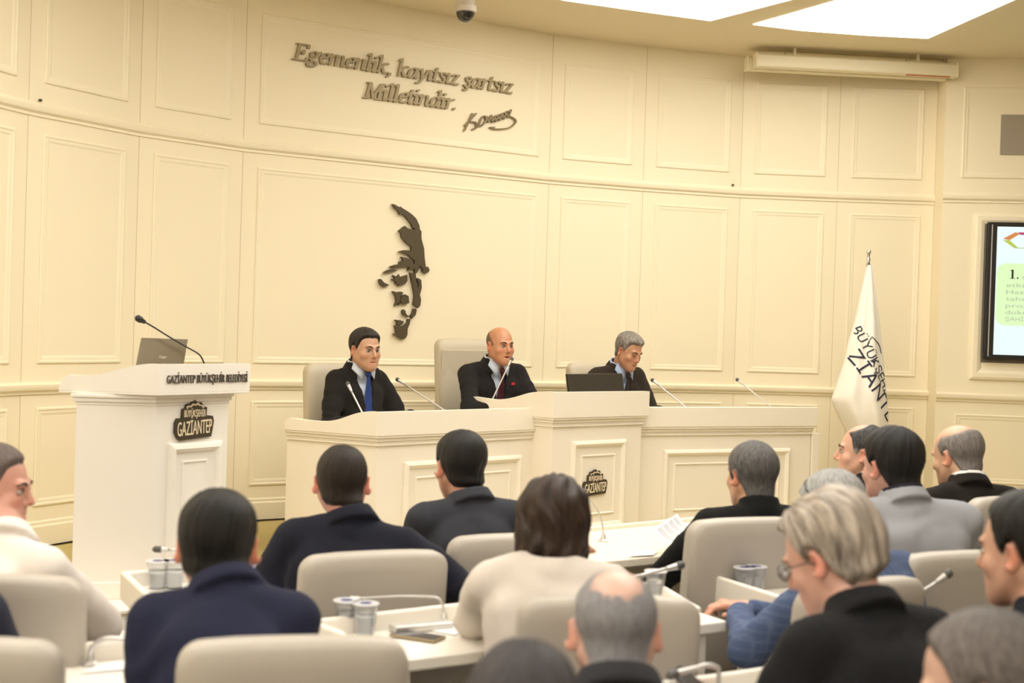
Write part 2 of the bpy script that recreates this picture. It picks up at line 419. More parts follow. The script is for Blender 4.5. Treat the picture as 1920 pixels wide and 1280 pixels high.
_, r0 = PR.px(1880, 466); _, r1 = PR.px(1880, 436); rm = (r0 + r1) / 2; rx = PR.px(1877, 452)[0]
slab(mb, PT, [(rx, rm + .01), (rx + .09, r1), (rx + .13, r1 - .01), (rx + .05, rm)], .062, .063, m_scr_o)
slab(mb, PT, [(rx, rm), (rx + .05, rm), (rx + .12, r0), (rx + .09, r0 + .0)], .062, .0635, m_scr_l)
slab(mb, PT, [(rx + .11, r1), (rx + 1.5, r1), (rx + 1.5, r1 - .02), (rx + .13, r1 - .02)], .062, .0632, m_scr_p)
slab(mb, PT, [(rx + .11, r0), (rx + 1.5, r0), (rx + 1.5, r0 + .006), (rx + .11, r0 + .006)], .062, .0632, m_scr_l)
mb.build('screen', tv)
# grey grille
ga, gz1 = PR.px(1877, 215); _, gz0 = PR.px(1876, 290)
mb = MB(); slab(mb, PR, [(ga, gz0), (ga + .62, gz0), (ga + .62, gz1), (ga, gz1)], .0, .012, m_grille)
tag(mb.build('wall_grille', bevel=.003), 'flat grey rectangular grille set high in the wall above the television', 'grille')
# tiny wall hooks above the upper rail
for k, (x, y, seg) in enumerate(((73, 188, 3), (1373, 347, 7))):
    pl = Plane(WP[seg], (WP[seg + 1][0] - WP[seg][0], WP[seg + 1][1] - WP[seg][1])); a, z = pl.px(x, y); c = pl.at(a, z, .012)
    mb = MB(); mb.ell(c, (.011, .011, .008), m_relief); tag(mb.build('wall_stud', smooth=True), ['tiny dark stud above the upper rail at the far left of the curved wall', 'tiny dark stud above the upper rail below the screen housing'][k], 'stud')
# ceiling lights
LC = (3.6, 5.9)
def wedge(pts, label):
    mb = MB(); mb.prism(pts, ZC - .006, ZC - .002, m_light); return mb
def arc(r0, r1, d0, d1, k=6):
    a = [math.radians(d0 + (d1 - d0) * i / k) for i in range(k + 1)]
    return [(LC[0] + r1 * math.cos(t), LC[1] + r1 * math.sin(t)) for t in a] + [(LC[0] + r0 * math.cos(t), LC[1] + r0 * math.sin(t)) for t in a[::-1]]
P1 = [atz(x, y, ZC)[:2] for x, y in ((1412, 45), (1500, 56), (1620, 65), (1740, 71))]
P2 = [atz(x, y, ZC)[:2] for x, y in ((1060, 0), (1200, 20), (1332, 38))]
def toward(p, r): u = unit(np.array(p) - np.array(LC)); return (LC[0] + u[0] * r, LC[1] + u[1] * r)
m1 = [tuple(p) for p in P1] + [toward(P1[-1], 1.4), toward(P1[0], 1.4)]
p2e = (LC[0] + 4.55 * math.cos(math.radians(144)), LC[1] + 4.55 * math.sin(math.radians(144)))
m2 = [p2e] + [tuple(p) for p in P2] + [toward(P2[-1], 1.4), toward(p2e, 1.4)]
tag(wedge(m1, '').build('ceiling_light'), 'large glowing wedge shaped ceiling panel above the screen housing', 'ceiling light', 'wedge ceiling lights')
tag(wedge(m2, '').build('ceiling_light'), 'glowing wedge shaped ceiling panel nearer the dome camera, cut by the top edge', 'ceiling light', 'wedge ceiling lights')
for k in range(13):
    d1 = 99.5 - 3.5 - 24 * k
    if not (-225 < d1 - 10 < -120): continue
    tag(wedge(arc(1.4, 3.85, d1 - 20, d1), '').build('ceiling_light'), 'glowing wedge shaped ceiling panel of the ring beyond the top edge of the picture', 'ceiling light', 'wedge ceiling lights out of view')
for x, y, sx, sy in ((-1.8, 5.4, 1.6, 1.7), (-2.0, 3.0, 1.7, 1.7), (-2.0, .6, 1.7, 1.7), (-2.0, -1.5, 1.7, 1.3), (.4, -1.5, 1.7, 1.3), (.4, .6, 1.7, 1.7), (2.8, -1.5, 1.7, 1.3)):  # unseen fill panels, added to brighten chair backs, audience and left side
    mb = MB(); mb.box((x, y, ZC - .004), (sx, sy, .004), m_light)
    tag(mb.build('ceiling_light'), 'unseen glowing rectangular panel added under the ceiling as fill light', 'ceiling light', 'added rectangular fill lights out of view')
# dome camera
c = aty(872, 43, 8.7)
dc = thing('dome_camera', 'black domed security camera hanging on a white mount from the ceiling', 'camera', (c[0], c[1], ZC))
h = ZC - c[2]
mb = MB(); mb.lathe([(.0, 0), (.062, 0), (.062, -h + .115), (.074, -h + .11), (.074, -h + .072), (.066, -h + .066), (0, -h + .066)], (0, 0, 0), m_camw, 32); autosmooth(mb.build('mount', dc))
mb = MB(); mb.lathe([(.070, -h + .067)] + [(.063 * math.cos(t), -h + .066 - .064 * math.sin(t)) for t in np.linspace(0, PI / 2 - .01, 9)], (0, 0, 0), m_dome, 32); mb.build('dome', dc, smooth=True)
# roller screen housings under the ceiling
hA, hB = aty(1418, 113, 10.05), aty(1790, 129, 10.2)
d_ = unit(hB - hA); L = float(np.linalg.norm((hB - hA)[:2]))
for k, (sh, lab) in enumerate(((0., 'long ivory roller screen housing hung under the ceiling at the right'), (1., 'second ivory housing showing only its end behind the long one'))):
    r = thing('screen_housing', lab, 'screen housing', (hA[0] + .0 - (.045 if k else 0), hA[1] + (.13 if k else 0), ZC), math.atan2(d_[1], d_[0]), 'roller screen housings')
    zt_ = -.055
    mb = MB(); prof = [(-.045, -.05), (-.05, -.04), (-.05, .035), (-.035, .05), (.035, .05), (.05, .035), (.05, -.04), (.045, -.05)]
    vs = [(x, y, z + zt_ - .055) for x in (0, L) for y, z in prof]; n = 8
    mb.add(vs, [tuple(range(n))[::-1], tuple(range(n, 2 * n))] + [(i, (i + 1) % n, n + (i + 1) % n, n + i) for i in range(n)], m_case)
    mb.build('casing', r)
    for x in (-.006, L + .006):
        mb = MB(); mb.box((x, 0, zt_ - .055), (.012, .106, .112), m_case); mb.build('end_cap', r, bevel=.006)
    if not k:
        mb = MB(); mb.box((L * .86, -.02, zt_ - .109), (L * .22, .012, .008), mat('red_edge', (.6, .22, .1), .5)); mb.build('red_edge', r)
    for x in (.3, L - .3):
        mb = MB(); mb.box((x, 0, -.028), (.02, .02, .056), m_case); mb.build('bracket', r)
# ================================================================== lettering on the wall
PB = Plane(WP[5], (WP[6][0] - WP[5][0], WP[6][1] - WP[5][1]))
GL = {
 'ı': ([[(-.05, .82), (.12, 1.), (.12, .15), (.2, 0), (.36, .14)]], .42),
 'l': ([[(-.05, 1.5), (.12, 1.62), (.12, .15), (.2, 0), (.36, .14)]], .42),
 'n': ([[(-.05, .82), (.1, 1.), (.1, 0)], [(.1, .6), (.3, .93), (.5, 1.), (.58, .8), (.58, .15), (.66, 0), (.8, .14)]], .86),
 'm': ([[(-.05, .82), (.1, 1.), (.1, 0)], [(.1, .6), (.28, .93), (.46, 1.), (.53, .8), (.53, 0)], [(.53, .6), (.7, .93), (.88, 1.), (.96, .8), (.96, .15), (1.04, 0), (1.18, .14)]], 1.24),
 'e': ([[(.12, .48), (.46, .58), (.6, .82), (.42, 1.), (.18, .85), (.08, .45), (.18, .08), (.38, 0), (.62, .2)]], .70),
 'a': ([[(.6, .85), (.4, 1.), (.18, .8), (.08, .4), (.16, .05), (.32, .02), (.52, .3), (.62, .75)], [(.66, 1.), (.62, .2), (.7, 0), (.84, .14)]], .88),
 'g': ([[(.35, 1.), (.14, .88), (.12, .6), (.3, .42), (.5, .55), (.55, .85), (.35, 1.)], [(.5, .92), (.74, 1.)], [(.25, .42), (.12, .25), (.3, .1), (.55, .0), (.6, -.25), (.35, -.45), (.05, -.38), (0, -.2), (.2, -.02)]], .78),
 'k': ([[(-.03, 1.5), (.12, 1.62), (.12, 0)], [(.12, .42), (.35, .7), (.55, 1.), (.68, .95)], [(.3, .62), (.45, .2), (.6, 0), (.76, .14)]], .80),
 'y': ([[(-.04, .88), (.12, 1.), (.2, .6), (.3, .03)], [(.64, 1.), (.58, .6), (.3, 0), (.1, -.4), (-.1, -.42)]], .72),
 't': ([[(.16, 1.35), (.12, .9), (.12, .15), (.22, 0), (.4, .14)], [(-.06, .97), (.38, .97)]], .46),
 's': ([[(.48, .86), (.3, 1.), (.12, .85), (.2, .62), (.42, .4), (.45, .15), (.28, 0), (.04, .12)]], .58),
 'z': ([[(.06, .84), (.14, .97), (.52, .97)], [(.52, .97), (.06, .04)], [(.06, .04), (.22, .1), (.4, 0), (.56, .02), (.56, .12)]], .66),
 'r': ([[(-.05, .82), (.1, 1.), (.1, 0)], [(.1, .6), (.28, .92), (.52, .98)]], .56),
 'd': ([[(.6, .85), (.4, 1.), (.18, .8), (.08, .4), (.16, .05), (.32, .02), (.52, .3), (.6, .75)], [(.48, 1.55), (.62, 1.62), (.62, .2), (.7, 0), (.84, .14)]], .88),
 'E': ([[(.22, 1.5), (.22, 0)], [(.02, 1.5), (.86, 1.5), (.88, 1.22)], [(.22, .78), (.6, .78), (.62, .95), (.6, .6)], [(0, 0), (.9, 0), (.98, .3)]], 1.06),
 'M': ([[(0, 0), (.34, 0)], [(.16, 0), (.2, 1.5)], [(.02, 1.5), (.26, 1.5), (.62, .08)], [(.62, .08), (1.08, 1.5)], [(1.08, 1.5), (1.08, 0)], [(.86, 0), (1.26, 0)], [(1.05, 1.5), (1.26, 1.5)]], 1.36),
 ',': ([[(.14, .1), (.2, -.05), (.04, -.3)]], .34)}
GL['i'] = (GL['ı'][0] + [[(.13, 1.38), (.15, 1.4)]], .42); GL['ş'] = (GL['s'][0] + [[(.26, 0), (.26, -.12), (.36, -.26), (.2, -.4), (.08, -.34)]], .58); GL['.'] = ([[(.12, .06), (.14, .06)]], .3)
def nib_letters(mb, word, fn, m, w=.19, t=.09, ang=14):
    x = 0.; ca, sa = math.cos(math.radians(ang)), math.sin(math.radians(ang))
    nib = [(a * ca - b * sa, a * sa + b * ca) for a, b in ((-w / 2, -t / 2), (w / 2, -t / 2), (w / 2, t / 2), (-w / 2, t / 2))]
    k = 0
    for ch in word:
        if ch == ' ': x += .42; continue
        strokes, adv = GL[ch]
        for s in strokes:
            big = ch in 'ı' and 0
            pts = catmull(s, 4) if len(s) > 2 and ch not in 'EMz' else [np.array(p, float) for p in s]
            dot = len(s) == 2 and math.dist(s[0], s[1]) < .06
            nb = [(math.cos(t_) * .12, math.sin(t_) * .12) for t_ in np.linspace(0, 2 * PI, 9)[:-1]] if dot else nib
            for p, q in zip(pts[:-1], pts[1:]):
                if math.dist(p, q) < 1e-5: continue
                hl = hull2([(p[0] + a, p[1] + b) for a, b in nb] + [(q[0] + a, q[1] + b) for a, b in nb]); n = len(hl)
                k += 1; e = (k % 7) * .0002
                vs = [fn(x + a, b, 1, e) for a, b in hl] + [fn(x + a, b, 0, 0) for a, b in hl]
                mb.add(vs, [tuple(range(n)), tuple(range(n, 2 * n))[::-1]] + [(i, n + i, n + (i + 1) % n, (i + 1) % n) for i in range(n)], m)
        x += adv
    return x
def wlen(w): return sum(.42 if c == ' ' else GL[c][1] for c in w)
quote = thing('wall_lettering', 'raised bronze serif italic two line motto high on the curved wall', 'lettering', tuple(PB.at(1.2, 3.25)))
PQ = Off(PB, -np.array(PB.at(1.2, 3.25)))
A1, Z1 = PB.px(548, 111); A2, Z2 = PB.px(958, 176)
B1, Y1 = PB.px(681, 183); B2, Y2 = PB.px(853, 206)
def line(words, A1, Z1, A2, Z2):
    tot = wlen(' '.join(words)); s = (A2 - A1) / tot; x = 0
    for wd in words:
        mb = MB()
        nib_letters(mb, wd, lambda a, b, f, e, x=x: PQ.at(A1 + (x + a) * s + b * .016, Z1 + (Z2 - Z1) * (x + a) / tot + b * .071, (.020 + e) if f else .002), m_bronze)
        mb.build('word', quote); x += wlen(wd) + .42
line(['Egemenlik,', 'kayıtsız', 'şartsız'], A1, Z1, A2, Z2); line(['Milletindir.'], B1, Y1, B2, Y2)
sig = thing('wall_signature', 'raised bronze handwritten signature below the motto', 'signature', tuple(PB.at(1.9, 3.0)))
PS = Off(PB, -np.array(PB.at(1.9, 3.0)))
SG = [[(1500, 625), (1470, 690), (1435, 765)], [(1530, 625), (1480, 680), (1440, 720)], [(1480, 690), (1525, 700), (1530, 740), (1500, 755)],
      [(1550, 728), (1570, 670), (1600, 645), (1610, 680), (1580, 720), (1555, 725)],
      [(1620, 650), (1630, 695), (1655, 640), (1662, 695), (1685, 650), (1690, 690), (1715, 640), (1722, 680), (1745, 625), (1755, 670), (1780, 610), (1790, 655), (1815, 595)],
      [(1690, 645), (1815, 600)], [(1790, 640), (1845, 670), (1850, 700), (1800, 740), (1700, 752), (1645, 740), (1680, 738)]]
for s in SG:
    mb = MB(); pts = catmull([PS.px(540 + x / 4.364, 70 + y / 4.364) for x, y in s], 5)
    nb = [(math.cos(t) * .0065 - 0, math.sin(t) * .0042) for t in np.linspace(0, 2 * PI, 9)[:-1]]
    for p, q in zip(pts[:-1], pts[1:]):
        hl = hull2([(p[0] + a, p[1] + b) for a, b in nb] + [(q[0] + a, q[1] + b) for a, b in nb]); slab(mb, PS, hl, .002, .022, m_bronze)
    mb.build('stroke', sig)
rel = thing('wall_relief', 'dark bronze cut-out relief of a stylised face on the wall behind the dais', 'wall relief', tuple(PB.at(1.2, 2.)))
PE = Off(PB, -np.array(PB.at(1.2, 2.)))
RL = [[(310, 97), (325, 100), (360, 120), (375, 118), (385, 128), (430, 155), (465, 180), (500, 215), (525, 270), (527, 298), (540, 315), (540, 375), (562, 455), (565, 520), (575, 597), (592, 597), (606, 622), (597, 642), (573, 652), (545, 632), (555, 622), (530, 585), (520, 620), (505, 645), (487, 657), (487, 612), (468, 617), (432, 627), (445, 600), (410, 597), (330, 607), (290, 597), (330, 582), (365, 577), (368, 557), (395, 547), (380, 517), (420, 527), (470, 542), (462, 557), (470, 570), (485, 575), (487, 550), (445, 512), (435, 500), (362, 475), (400, 465), (462, 467), (462, 435), (420, 405), (385, 365), (378, 325), (362, 312), (390, 285), (410, 272), (430, 290), (470, 302), (487, 300), (487, 285), (475, 292), (460, 255), (430, 215), (395, 175), (370, 182), (355, 150), (330, 130)],
      [(240, 642), (270, 625), (310, 617), (352, 624), (300, 638), (262, 648)],
      [(203, 697), (218, 695), (240, 722), (285, 745), (240, 758), (215, 742), (207, 718)],
      [(305, 698), (330, 692), (312, 664), (325, 668), (348, 682), (362, 658), (368, 680), (395, 672), (428, 662), (428, 712), (408, 738), (350, 748), (365, 738), (330, 732), (345, 722), (322, 708)],
      [(450, 643), (495, 655), (500, 740), (510, 770), (522, 738), (503, 690), (512, 687), (538, 702), (543, 765), (528, 822), (537, 860), (532, 905), (515, 927), (478, 897), (487, 830), (472, 740)],
      [(312, 792), (340, 800), (372, 796), (396, 802), (372, 840), (368, 872), (328, 912), (342, 870), (335, 830)],
      [(372, 860), (385, 825), (412, 818), (438, 832), (443, 888), (400, 897), (378, 885)], [(355, 900), (368, 884), (372, 892), (362, 906)],
      [(390, 943), (400, 938), (412, 948), (416, 968), (428, 985), (445, 987), (442, 998), (420, 990), (398, 982), (388, 965)],
      [(478, 932), (498, 932), (502, 950), (492, 985), (462, 1013), (458, 985), (470, 965)],
      [(330, 1020), (370, 1024), (400, 1035), (390, 1058), (370, 1068), (342, 1058), (352, 1042)],
      [(328, 1065), (370, 1076), (405, 1065), (430, 1040), (434, 1015), (452, 1014), (446, 1055), (430, 1090), (428, 1140), (412, 1170), (388, 1176), (360, 1160), (316, 1134), (340, 1128), (336, 1090)]]
from mathutils.geometry import tessellate_polygon
def slab_t(mb, pl, poly, o0, o1, m):
    n = len(poly); tr = tessellate_polygon([[Vector((a, z, 0)) for a, z in poly]])
    vs = [pl.at(a, z, o1) for a, z in poly] + [pl.at(a, z, o0) for a, z in poly]
    fs = []
    for t in tr:
        a, b, c = [Vector(poly[i]) for i in t]; ccw = (b - a).cross(c - a) > 0
        t = tuple(t) if ccw else tuple(t)[::-1]; fs += [t, tuple(n + i for i in t[::-1])]
    mb.add(vs, fs + [(i, n + i, n + (i + 1) % n, (i + 1) % n) for i in range(n)], m)
for s in RL:
    mb = MB(); slab_t(mb, PE, [PE.px(660 + x / 4.267, 360 + y / 4.267) for x, y in s], .004, .03, m_relief); mb.build('cut_out_piece', rel)
# ================================================================== dais desks and lectern
def quad_pts(px, z):
    L, c, R = [atz(x, y, z)[:2] for x, y in px]; return np.array(L), np.array(c), np.array(R)
def lerp_prof(prof, n=24):
    xs = [p[0] for p in prof]; ys = [p[1] for p in prof]; t = np.linspace(0, 1, n)
    P = catmull([(p[0], p[1]) for p in prof], 8); px_ = [p[0] for p in P]; py_ = [p[1] for p in P]
    return t, np.interp(t, px_, py_)
WAVE = [(0, .131), (.1, .131), (.2, .122), (.3, .103), (.4, .081), (.5, .067), (.6, .061), (.75, .061), (.9, .066), (.97, .064), (1, .045)]
def path_strip(mb, pts, inset, th, z0, z1, m):
    """a low wall along pts (L side .. corner .. R), outer face inset inwards; z1 a list per point"""
    out = offs(pts, -inset); inn = offs(pts, -(inset + th)); n = len(pts)
    z1 = z1 if hasattr(z1, '__len__') else [z1] * n
    vs = [(p[0], p[1], z0) for p in out] + [(p[0], p[1], z) for p, z in zip(out, z1)] + [(p[0], p[1], z) for p, z in zip(inn, z1)] + [(p[0], p[1], z0) for p in inn]
    fs = []
    for r in range(4):
        a, b = r * n, ((r + 1) % 4) * n
        fs += [(a + k, a + k + 1, b + k + 1, b + k) for k in range(n - 1)]
    fs += [(0, n, 2 * n, 3 * n), (n - 1, 4 * n - 1, 3 * n - 1, 2 * n - 1)]
    mb.add(vs, fs, m)
def dais(root, L, c, R, BR, zb, wave, zf, m, ztop=None, insL=.02):
    org = np.array([c[0], c[1]])
    L, c, R, BR = [np.array(p) - org for p in (L, c, R, BR)]
    t, hz = lerp_prof(wave)
    side = [L + (c - L) * s for s in np.linspace(0, 1, len(t))]      # from L to corner
    zs = [zb + h for h in hz[::-1]]
    pts = [tuple(p) for p in side] + [tuple(R), tuple(BR)]; z1 = zs + [zb + zf, zb + zf * .5]
    mb = MB(); path_strip(mb, pts, 0, .035, zb, z1, m); cap = mb.build('cap', root, bevel=.006); 
    q = [tuple(L), tuple(c), tuple(R), tuple(BR)]
    mb = MB()
    for i, (ins, za, zz) in enumerate(((.004, zb - .012, zb), (.016, zb - .032, zb - .012), (.024, zb - .046, zb - .032), (.020, zb - .056, zb - .046))):
        path_strip(mb, q, ins, .05, za, zz, m)
    mb.build('cornice', root, bevel=.003)
    mb = MB(); path_strip(mb, q, .032, .03, ZP, zb - .05, m); mb.build('body', root)
    mb = MB(); path_strip(mb, q, .024, .01, ZP, ZP + .07, m); mb.build('plinth', root, bevel=.003)
    inn = offs(q, -.036)
    mb = MB(); mb.prism([inn[0], inn[1], inn[2], inn[3]], (ztop or zb) - .035, (ztop or zb), m); mb.build('worktop', root)
    return q
BEV = [(0, 0), (0, .010), (.006, .020), (.020, .026), (.034, .018), (.040, .008), (.085, .004), (.088, .010), (.094, .012), (.100, .004)]
def front_panel(root, c, R, a0, a1, z0, z1, m, prof=BEV, ins=.032):
    org = np.array([c[0], c[1]]); q = offs([tuple(c - unit(R - c) * .5), tuple(c), tuple(R)], -ins)
    u = unit(R - c); n = np.array([u[1], -u[0]]); P0 = (c - n * ins - org)
    pl = Plane(P0, u); mb = MB(); frame(mb, pl, a0, a1, z0, z1, prof, m, fill=True); return autosmooth(mb.build('front_panel', root), 20)
def badge(name, label, pl, a, z, w, off=.0, group='town badges'):
    """dark plaque with scalloped top and two lines of raised lettering; pl is the face it is fixed to"""
    P0 = pl.at(a, z, off); r = thing(name, label, 'badge', tuple(P0), 0, group); P = Off(pl, -P0)
    pts = [(-.5, -.20), (-.42, -.33), (-.36, -.36), (.44, -.31), (.47, -.18), (.5, .0), (.47, .10), (.30, .12), (.31, .28), (.22, .30), (.17, .38), (.06, .38), (0, .43), (-.08, .40), (-.12, .37), (-.22, .36), (-.25, .28), (-.32, .26), (-.33, .08), (-.45, .08), (-.5, .0)]
    mb = MB(); slab_t(mb, P, [(a + x * w, z + y * w) for x, y in pts], off, off + .012, m_badge); mb.build('plaque', r)
    mb = MB(); fn = lambda x, y, d: P.at(a + x * w, z + y * w, off + .012 + d)
    def warp(x, y, d): return fn(x, y + .06 * (x * x) * 0 + .05 * x * .6, d)
    put_text(mb, lambda x, y, d: fn(x, y + .05 * x, d), 'GAZİANTEP', -.44, .44, -.25, .02, m_badge_l, .003); mb.build('lower_word', r)
    mb = MB(); put_text(mb, lambda x, y, d: fn(x, y, d), 'BÜYÜKŞEHİR', -.28, .27, .10, .235, m_badge_l, .003); mb.build('upper_word', r)
    mb = MB(); sk = [(-.22, .29), (-.17, .31), (-.12, .30), (-.06, .35), (0, .33), (.06, .36), (.11, .32), (.16, .32), (.21, .28)]
    for p, q in zip(sk[:-1], sk[1:]):
        e = .010; slab(mb, P, hull2([(a + (x + dx) * w, z + (y + dy) * w) for x, y in (p, q) for dx in (-e, e) for dy in (-e, e)]), off + .012, off + .015, m_badge_l)
    mb.build('skyline', r); return r
# left wing
L, c, R = quad_pts([(533, 805), (708, 818), (1025, 804)], 1.05); BR = R + (L - c)
lw = thing('dais_desk', 'left wing desk of the ivory dais with a wavy side and front panel', 'desk', (c[0], c[1], 0), 0, 'ivory dais desks')
dais(lw, L, c, R, BR, 1.05, WAVE, .131, m_desk)
def pan(root, c, R, pxs, ins=.032):
    u = unit(R - c); n = np.array([u[1], -u[0]]); pl = Plane(c - n * ins, u)
    a0, z1 = pl.px(*pxs[0]); a1, z1b = pl.px(*pxs[1]); _, z0 = pl.px(*pxs[2])
    front_panel(root, c, R, a0, a1, z0, (z1 + z1b) / 2, m_desk, ins=ins); return pl, a0, a1, z0, z1
pan(lw, c, R, [(756, 866), (976, 852), (1120, 990)])
LWc, LWR = c, R
# centre
L, c, R = quad_pts([(870, 790), (1037, 784), (1217, 779)], 1.13)
c0 = c; d_side = np.array([-.72, .70]) * .76; L = c + d_side; BR = R + d_side
cd = thing('dais_desk', 'taller centre desk of the ivory dais with a badge on its narrow panel', 'desk', (c[0], c[1], 0), 0, 'ivory dais desks')
CW = [(0, .155), (.1, .155), (.25, .142), (.4, .112), (.52, .092), (.65, .083), (.8, .086), (.93, .090), (.98, .085), (1, .06)]
dais(cd, L, c, R, BR, 1.13, CW, .155, m_desk, ztop=1.11)
plc, a0, a1, z0, z1 = pan(cd, c, R, [(1070, 828), (1172, 822), (1120, 990)])
plc.P = plc.P; bz_ = plc.px(1113, 906)
badge('town_badge', 'smaller brown badge low on the centre desk of the dais', plc, bz_[0], bz_[1], .205, .005)
CDc, CDR = c, R
# right wing
L, c, R = quad_pts([(1120, 805), (1208, 801), (1533, 799)], 1.05)
u = unit(R - c); ns = np.array([-u[1], u[0]]); c = c - u * .10; BR = R + ns * .6; L = c + ns * .6
rw = thing('dais_desk', 'right wing desk of the ivory dais, unoccupied, with a straight top', 'desk', (c[0], c[1], 0), 0, 'ivory dais desks')
dais(rw, L, c, R, BR, 1.05, [(0, .131), (1, .131)], .131, m_desk)
pan(rw, c, R, [(1243, 845), (1480, 838), (1360, 978)])
u2 = unit(R - c); n2 = np.array([u2[1], -u2[0]])
mb = MB(); e0 = R + u2 * -.025 - n2 * .02 - c; e1 = R + u2 * .035 - n2 * .02 - c
mb.prism([tuple(e0), tuple(e0 + ns * .1), tuple(e1 + ns * .1), tuple(e1)], ZP, 1.0, m_desk); mb.build('end_post', rw, bevel=.004)
RWc, RWR = c, R
# lectern
L, c, R = quad_pts([(110, 731), (300, 737), (468, 732)], 1.30); BR = R + (L - c)
lec = thing('lectern', 'tall white lectern with a wavy sided cap standing at the left of the stage', 'lectern', (c[0], c[1], 0))
org = np.array([c[0], c[1]])
LW = [(0, .135), (.12, .135), (.25, .126), (.4, .106), (.55, .085), (.7, .073), (.85, .071), (.93, .069), (1, .012)]
t, hz = lerp_prof(LW, 30); side = [L + (c - L) * s - org for s in np.linspace(0, 1, 30)]; zs = [1.30 + h for h in hz[::-1]]
mb = MB(); path_strip(mb, [tuple(p) for p in side] + [tuple(R - org), tuple(BR - org)], 0, .03, 1.30, zs + [1.435, 1.37], m_lect)
mb.build('cap', lec, bevel=.006)
q = [tuple(L - org), tuple(c - org), tuple(R - org), tuple(BR - org)]
inn = offs(q, -.03)
mb = MB(); mb.prism(inn, 1.30, [1.352, 1.40, 1.40, 1.352], m_lect); mb.build('reading_top', lec)
mb = MB(); mb.prism(q, 1.288, 1.30, m_lect); mb.build('cap_base', lec, bevel=.003)
bL, bc, bR = [np.array(aty(x, y, Y)[:2]) - org for x, y, Y in ((143, 750, 6.06), (292, 757, 6.14), (429, 750, 6.52))]; bBR = bR + (bL - bc)
bq = [bL, bc, bR, bBR]; cen = sum(bq) / 4
def grow(d): return [tuple(p + unit(p - cen) * d) for p in bq]
mb = MB()
for d, za, zz in ((.03, 1.27, 1.288), (.018, 1.25, 1.27), (.006, 1.235, 1.25)): mb.prism(grow(d), za, zz, m_lect)
mb.build('cornice', lec, bevel=.004)
mb = MB(); mb.prism([tuple(p) for p in bq], ZP, 1.236, m_lect); mb.build('body', lec, bevel=.004)
mb = MB(); mb.prism(grow(.02), ZP, ZP + .08, m_lect); mb.build('plinth', lec, bevel=.004)
plf = Plane(bc + org, bR - bc); a0, z1 = plf.px(314, 832); a1, _ = plf.px(413, 825)
ploc = Plane(bc, bR - bc); mb = MB()
frame(mb, ploc, a0, a1, ZP + .14, z1, [(0, 0), (0, .012), (.008, .024), (.026, .030), (.040, .020), (.046, .008), (.085, .003), (.088, .009), (.094, .010), (.10, .003)], m_lect, fill=True)
autosmooth(mb.build('front_panel', lec), 20)
a, z = plf.px(362, 790); badge('town_badge', 'brown badge on the front of the lectern', plf, a, z, .245, .001)
pcf = Plane(c, R - c); a0, zz0 = pcf.px(312, 717); a1, zz1 = pcf.px(463, 713)
lt = thing('lectern_lettering', 'dark raised lettering GAZİANTEP BÜYÜKŞEHİR BELEDİYESİ on the lectern cap', 'lettering', tuple(pcf.at(a0, 1.36)))
PL = Off(pcf, -pcf.at(a0, 1.36))
tot = a1 - a0; cur = a0
for wd, fr in (('GAZİANTEP', .335), ('BÜYÜKŞEHİR', .345), ('BELEDİYESİ', .275)):
    mb = MB(); put_text(mb, lambda a, b, d: PL.at(a, b, d + .0005), wd, cur, cur + tot * fr, 1.345, 1.383, m_ink, .006); mb.build('word', lt); cur += tot * (fr + .0225)
# laptop on the lectern
tl, tr_ = aty(265, 633, 6.42), aty(352, 636, 6.62)
bl, br_ = aty(254, 690, 6.35), aty(342, 694, 6.55)
lp0 = (bl + br_) / 2
lap = thing('laptop', 'open grey laptop with its lid to the room on the lectern', 'laptop', tuple(lp0))
nl = unit(np.cross(br_ - bl, tl - bl)); 
if nl[1] > 0: nl = -nl
mb = MB(); vs = [p - lp0 + nl * o for o in (.004, -.004) for p in (bl, br_, tr_, tl)]
mb.add(vs, [(0, 1, 2, 3), (7, 6, 5, 4), (0, 4, 5, 1), (1, 5, 6, 2), (2, 6, 7, 3), (3, 7, 4, 0)], m_laptop); mb.build('lid', lap, bevel=.003)
fl = lambda a, b, d: (bl + (br_ - bl) * a + (tl - bl) * b - lp0 + nl * (.0045 + d))
mb = MB(); put_text(mb, fl, 'Casper', .44, .60, .36, .46, m_logo, .0005); mb.build('maker_mark', lap)
dd = unit(np.array([-(br_ - bl)[1], (br_ - bl)[0], 0])) * .23
if dd[1] < 0: dd = -dd
mb = MB(); b0 = [bl, br_, br_ + dd, bl + dd]; mb.prism([tuple((p - lp0)[:2]) for p in b0], -.05, -.032, m_laptop); mb.build('keyboard_base', lap, bevel=.003)
# ------------------------------------------------------------------ microphones
def mic(name, label, base, pts, head_r=.011, head_l=.035, stem_r=.004, m=m_silver, mh=m_mich, group=None, foot=None, neck=.05):
    base = np.array(base, float); r = thing(name, label, 'microphone', tuple(base), 0, group)
    P = [np.array(p, float) - base for p in pts]; pts_ = catmull(P, 6) if len(P) > 2 else P
    tip = pts_[-1]; d = unit(tip - pts_[-2])
    mb = MB(); mb.tube(pts_, stem_r, m, 8); mb.build('stem', r, smooth=True)
    mb = MB(); mb.tube([tip, tip + d * neck], [head_r * .55, head_r * .8], m, 12); autosmooth(mb.build('collar', r))
    mb = MB(); h = tip + d * neck; mb.tube([h, h + d * head_l * .15, h + d * head_l * .75, h + d * head_l], [head_r * .85, head_r, head_r, head_r * .45], mh, 14); autosmooth(mb.build('head', r), 60)
    mb = MB()
    if foot:
        mb.box((foot[0] / 2 * foot[3] if len(foot) > 3 else 0, 0, .012), (foot[0], foot[1], .024), m, rz=foot[2]); mb.build('base', r, bevel=.006)
    else:
        mb.lathe([(0, 0), (.022, 0), (.022, .006), (.012, .012), (.008, .03), (.005, .035)], (0, 0, 0), m, 16); autosmooth(mb.build('base', r))
    return r
b = aty(383, 690, 6.6)
